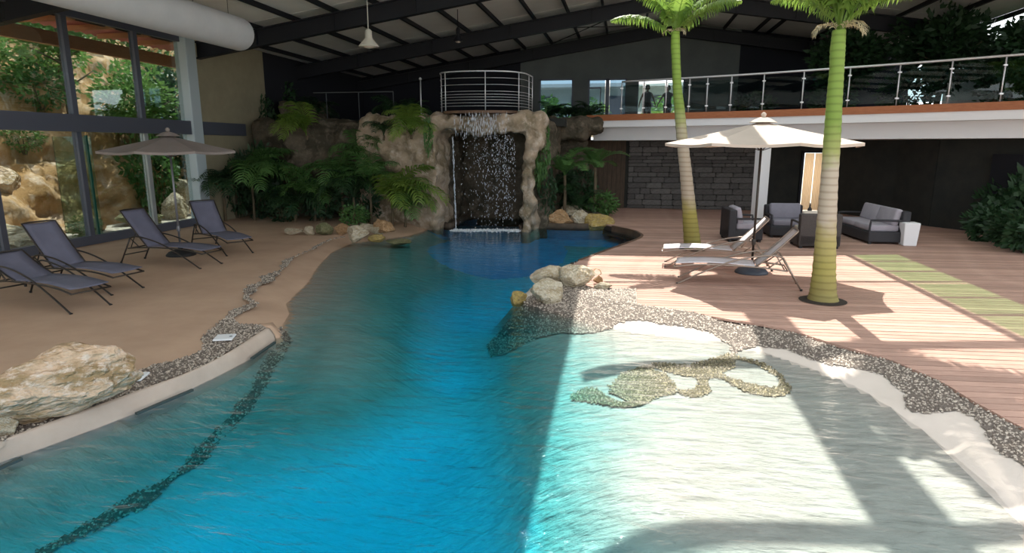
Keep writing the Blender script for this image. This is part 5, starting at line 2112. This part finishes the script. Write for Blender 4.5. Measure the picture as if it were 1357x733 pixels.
for sx in (-1, 1):
    for sy in (-1, 1):
        m = MB()
        m.box((sx * 0.22, sy * 0.22, 0.25), (0.05, 0.05, 0.5))
        m.build('leg', 'wicker', st)
bt = thing('bottle', (4.5, 16.5, 0.546), 'small dark bottle standing on the low black table', 'bottle')
m = MB()
m.lathe([(0.045, 0), (0.05, 0.02), (0.05, 0.13), (0.02, 0.18), (0.018, 0.25)], n=12)
m.build('body', 'cap', bt, True)
m = MB()
m.lathe([(0.024, 0.25), (0.024, 0.275)], n=10)
m.build('cap', 'cushc', bt)
x, y = G(1206, 326.5)
cu_ = MB()
cu_.rbox((0, 0, 0.26), (0.30, 0.30, 0.52), 0.02, 2)
cu_.v = [(a * (0.92 + 0.18 * c / 0.52), b * (0.92 + 0.18 * c / 0.52), c) for a, b, c in cu_.v]
tag(cu_.build('planter', 'white', None, False, (x, y + 0.15, 0)), 'white tapered cube planter at the right end of the sofa', 'planter')
# drain lids set in the pebble strip
for (px, py, s, rz, lb) in [(298, 451, 0.21, 0.35, 'white square skimmer lid on the wide end of the pebble strip'), (178, 504, 0.21, 0.3, 'white square skimmer lid beside the huge boulder')]:
    x, y = G(px, py)
    t = thing('skimmer_lid', (x, y, 0.03), lb, 'lid', rz)
    m = MB()
    m.rbox((0, 0, 0.004), (s, s, 0.022), 0.006, 1)
    m.build('lid_plate', 'plastic', t)
    m = MB()
    m.lathe([(0.018, 0.0152), (0.012, 0.0165)], (s * 0.32, 0, 0), 8)
    m.build('finger_hole', 'slot', t)

# ------------------------------------------------------------------ two people behind the gallery glass
def person(loc, rz, label, pose, seed):
    t = thing('person', loc, label, 'person', rz)
    J = dict(pelvis=(0, 0, .93, .125), belly=(0, 0, 1.06, .11), chest=(0, 0.01, 1.28, .135), neck=(0, .01, 1.47, .05), chin=(0, -.02, 1.535, .062), head=(0, -.005, 1.63, .088), crown=(0, 0, 1.70, .06))
    E_ = [('pelvis', 'belly'), ('belly', 'chest'), ('chest', 'neck'), ('neck', 'chin'), ('chin', 'head'), ('head', 'crown')]
    for s, nm in ((-1, 'l'), (1, 'r')):
        st_ = pose['step'] * s
        J.update({nm + 'sh': (s * .165, 0.01, 1.40, .052), nm + 'el': (s * (.22 + pose['flare']), .03 - st_ * .35, 1.13, .04), nm + 'wr': (s * (.23 + pose['flare'] * 1.8), -.04 - st_ * .7, .90, .026),
                  nm + 'pm': (s * (.235 + pose['flare'] * 1.9), -.06 - st_ * .75, .83, .03),
                  nm + 'hp': (s * .09, 0, .86, .092), nm + 'kn': (s * .095, -.03 + st_ * .5, .48, .056), nm + 'an': (s * .095, st_, .08, .036), nm + 'to': (s * .105, st_ - .14, .03, .03)})
        E_ += [('chest', nm + 'sh'), (nm + 'sh', nm + 'el'), (nm + 'el', nm + 'wr'), (nm + 'wr', nm + 'pm'), ('pelvis', nm + 'hp'), (nm + 'hp', nm + 'kn'), (nm + 'kn', nm + 'an'), (nm + 'an', nm + 'to')]
        x, y, z, _ = J[nm + 'pm']
        for f in range(4):
            J[nm + 'f%d' % f] = (x, y - .03 + .02 * f, z - .075 - .012 * (f in (1, 2)), .0085)
            J[nm + 'k%d' % f] = (x, y - .03 + .02 * f, z - .03, .0095)
            E_ += [(nm + 'pm', nm + 'k%d' % f), (nm + 'k%d' % f, nm + 'f%d' % f)]
        J[nm + 'th'] = (x - s * .02, y - .05, z - .02, .0095)
        E_.append((nm + 'pm', nm + 'th'))
    J['nose'] = (0, -.105, 1.615, .014)
    E_.append(('head', 'nose'))
    ks = list(J)
    me = bpy.data.meshes.new('body')
    me.from_pydata([J[k][:3] for k in ks], [(ks.index(a), ks.index(b)) for a, b in E_], [])
    o = link('body', me, t)
    me.materials.append(MAT['skin'])
    o.modifiers.new('skin', 'SKIN')
    for i, k in enumerate(ks):
        sv = me.skin_vertices[0].data[i]
        sv.radius = (J[k][3], J[k][3])
        sv.use_root = (k == 'pelvis')
    ss = o.modifiers.new('sub', 'SUBSURF')
    ss.levels = ss.render_levels = 1
    m = MB()
    st_ = pose['step']
    n = 16
    for (z, rx, ry) in [(1.45, .07, .06), (1.42, .17, .09), (1.3, .185, .13), (1.08, .15, .12), (.92, .175, .145), (.8, .19, .16)]:
        for j in range(n):
            a = 2 * PI * j / n
            m.v.append((rx * math.cos(a), ry * math.sin(a), z))
    for i in range(5):
        for j in range(n):
            m.f.append((i * n + j, i * n + (j + 1) % n, (i + 1) * n + (j + 1) % n, (i + 1) * n + j))
    c = m.build('top', 'cloth', t, True)
    m = MB()
    for s in (-1, 1):
        m.tube([(s * .085, 0, .92), (s * .09, -.015 + st_ * s * .25, .68), (s * .095, -.03 + st_ * s * .5, .48), (s * .095, st_ * s, .10)], [.115, .095, .075, .06], 12)
    m.build('trousers', 'cloth', t, True)
    m = MB()
    m.lathe([(.10, 1.54), (.108, 1.62), (.098, 1.69), (.06, 1.74), (.01, 1.752)], (0, .022, 0), 16)
    m.build('hair', 'hair', t, True)
    for s in (-1, 1):
        m = MB()
        m.lathe([(.012, -.006), (.014, 0), (.012, .006)], (s * .034, -.083, 1.635), 8)
        m.build('eye', 'plastic', t, True)
    return t

p = atY(857, 150, 29.0)
person((p.x, 29.0, 3.05), R(8), 'dark clothed person standing upright behind the right gable opening', dict(step=.10, flare=.06), 1)
p = atY(884, 150, 29.4)
person((p.x, 29.4, 3.05), R(-15), 'dark clothed person half hidden by the left palm on the gallery', dict(step=-.16, flare=.10), 2)
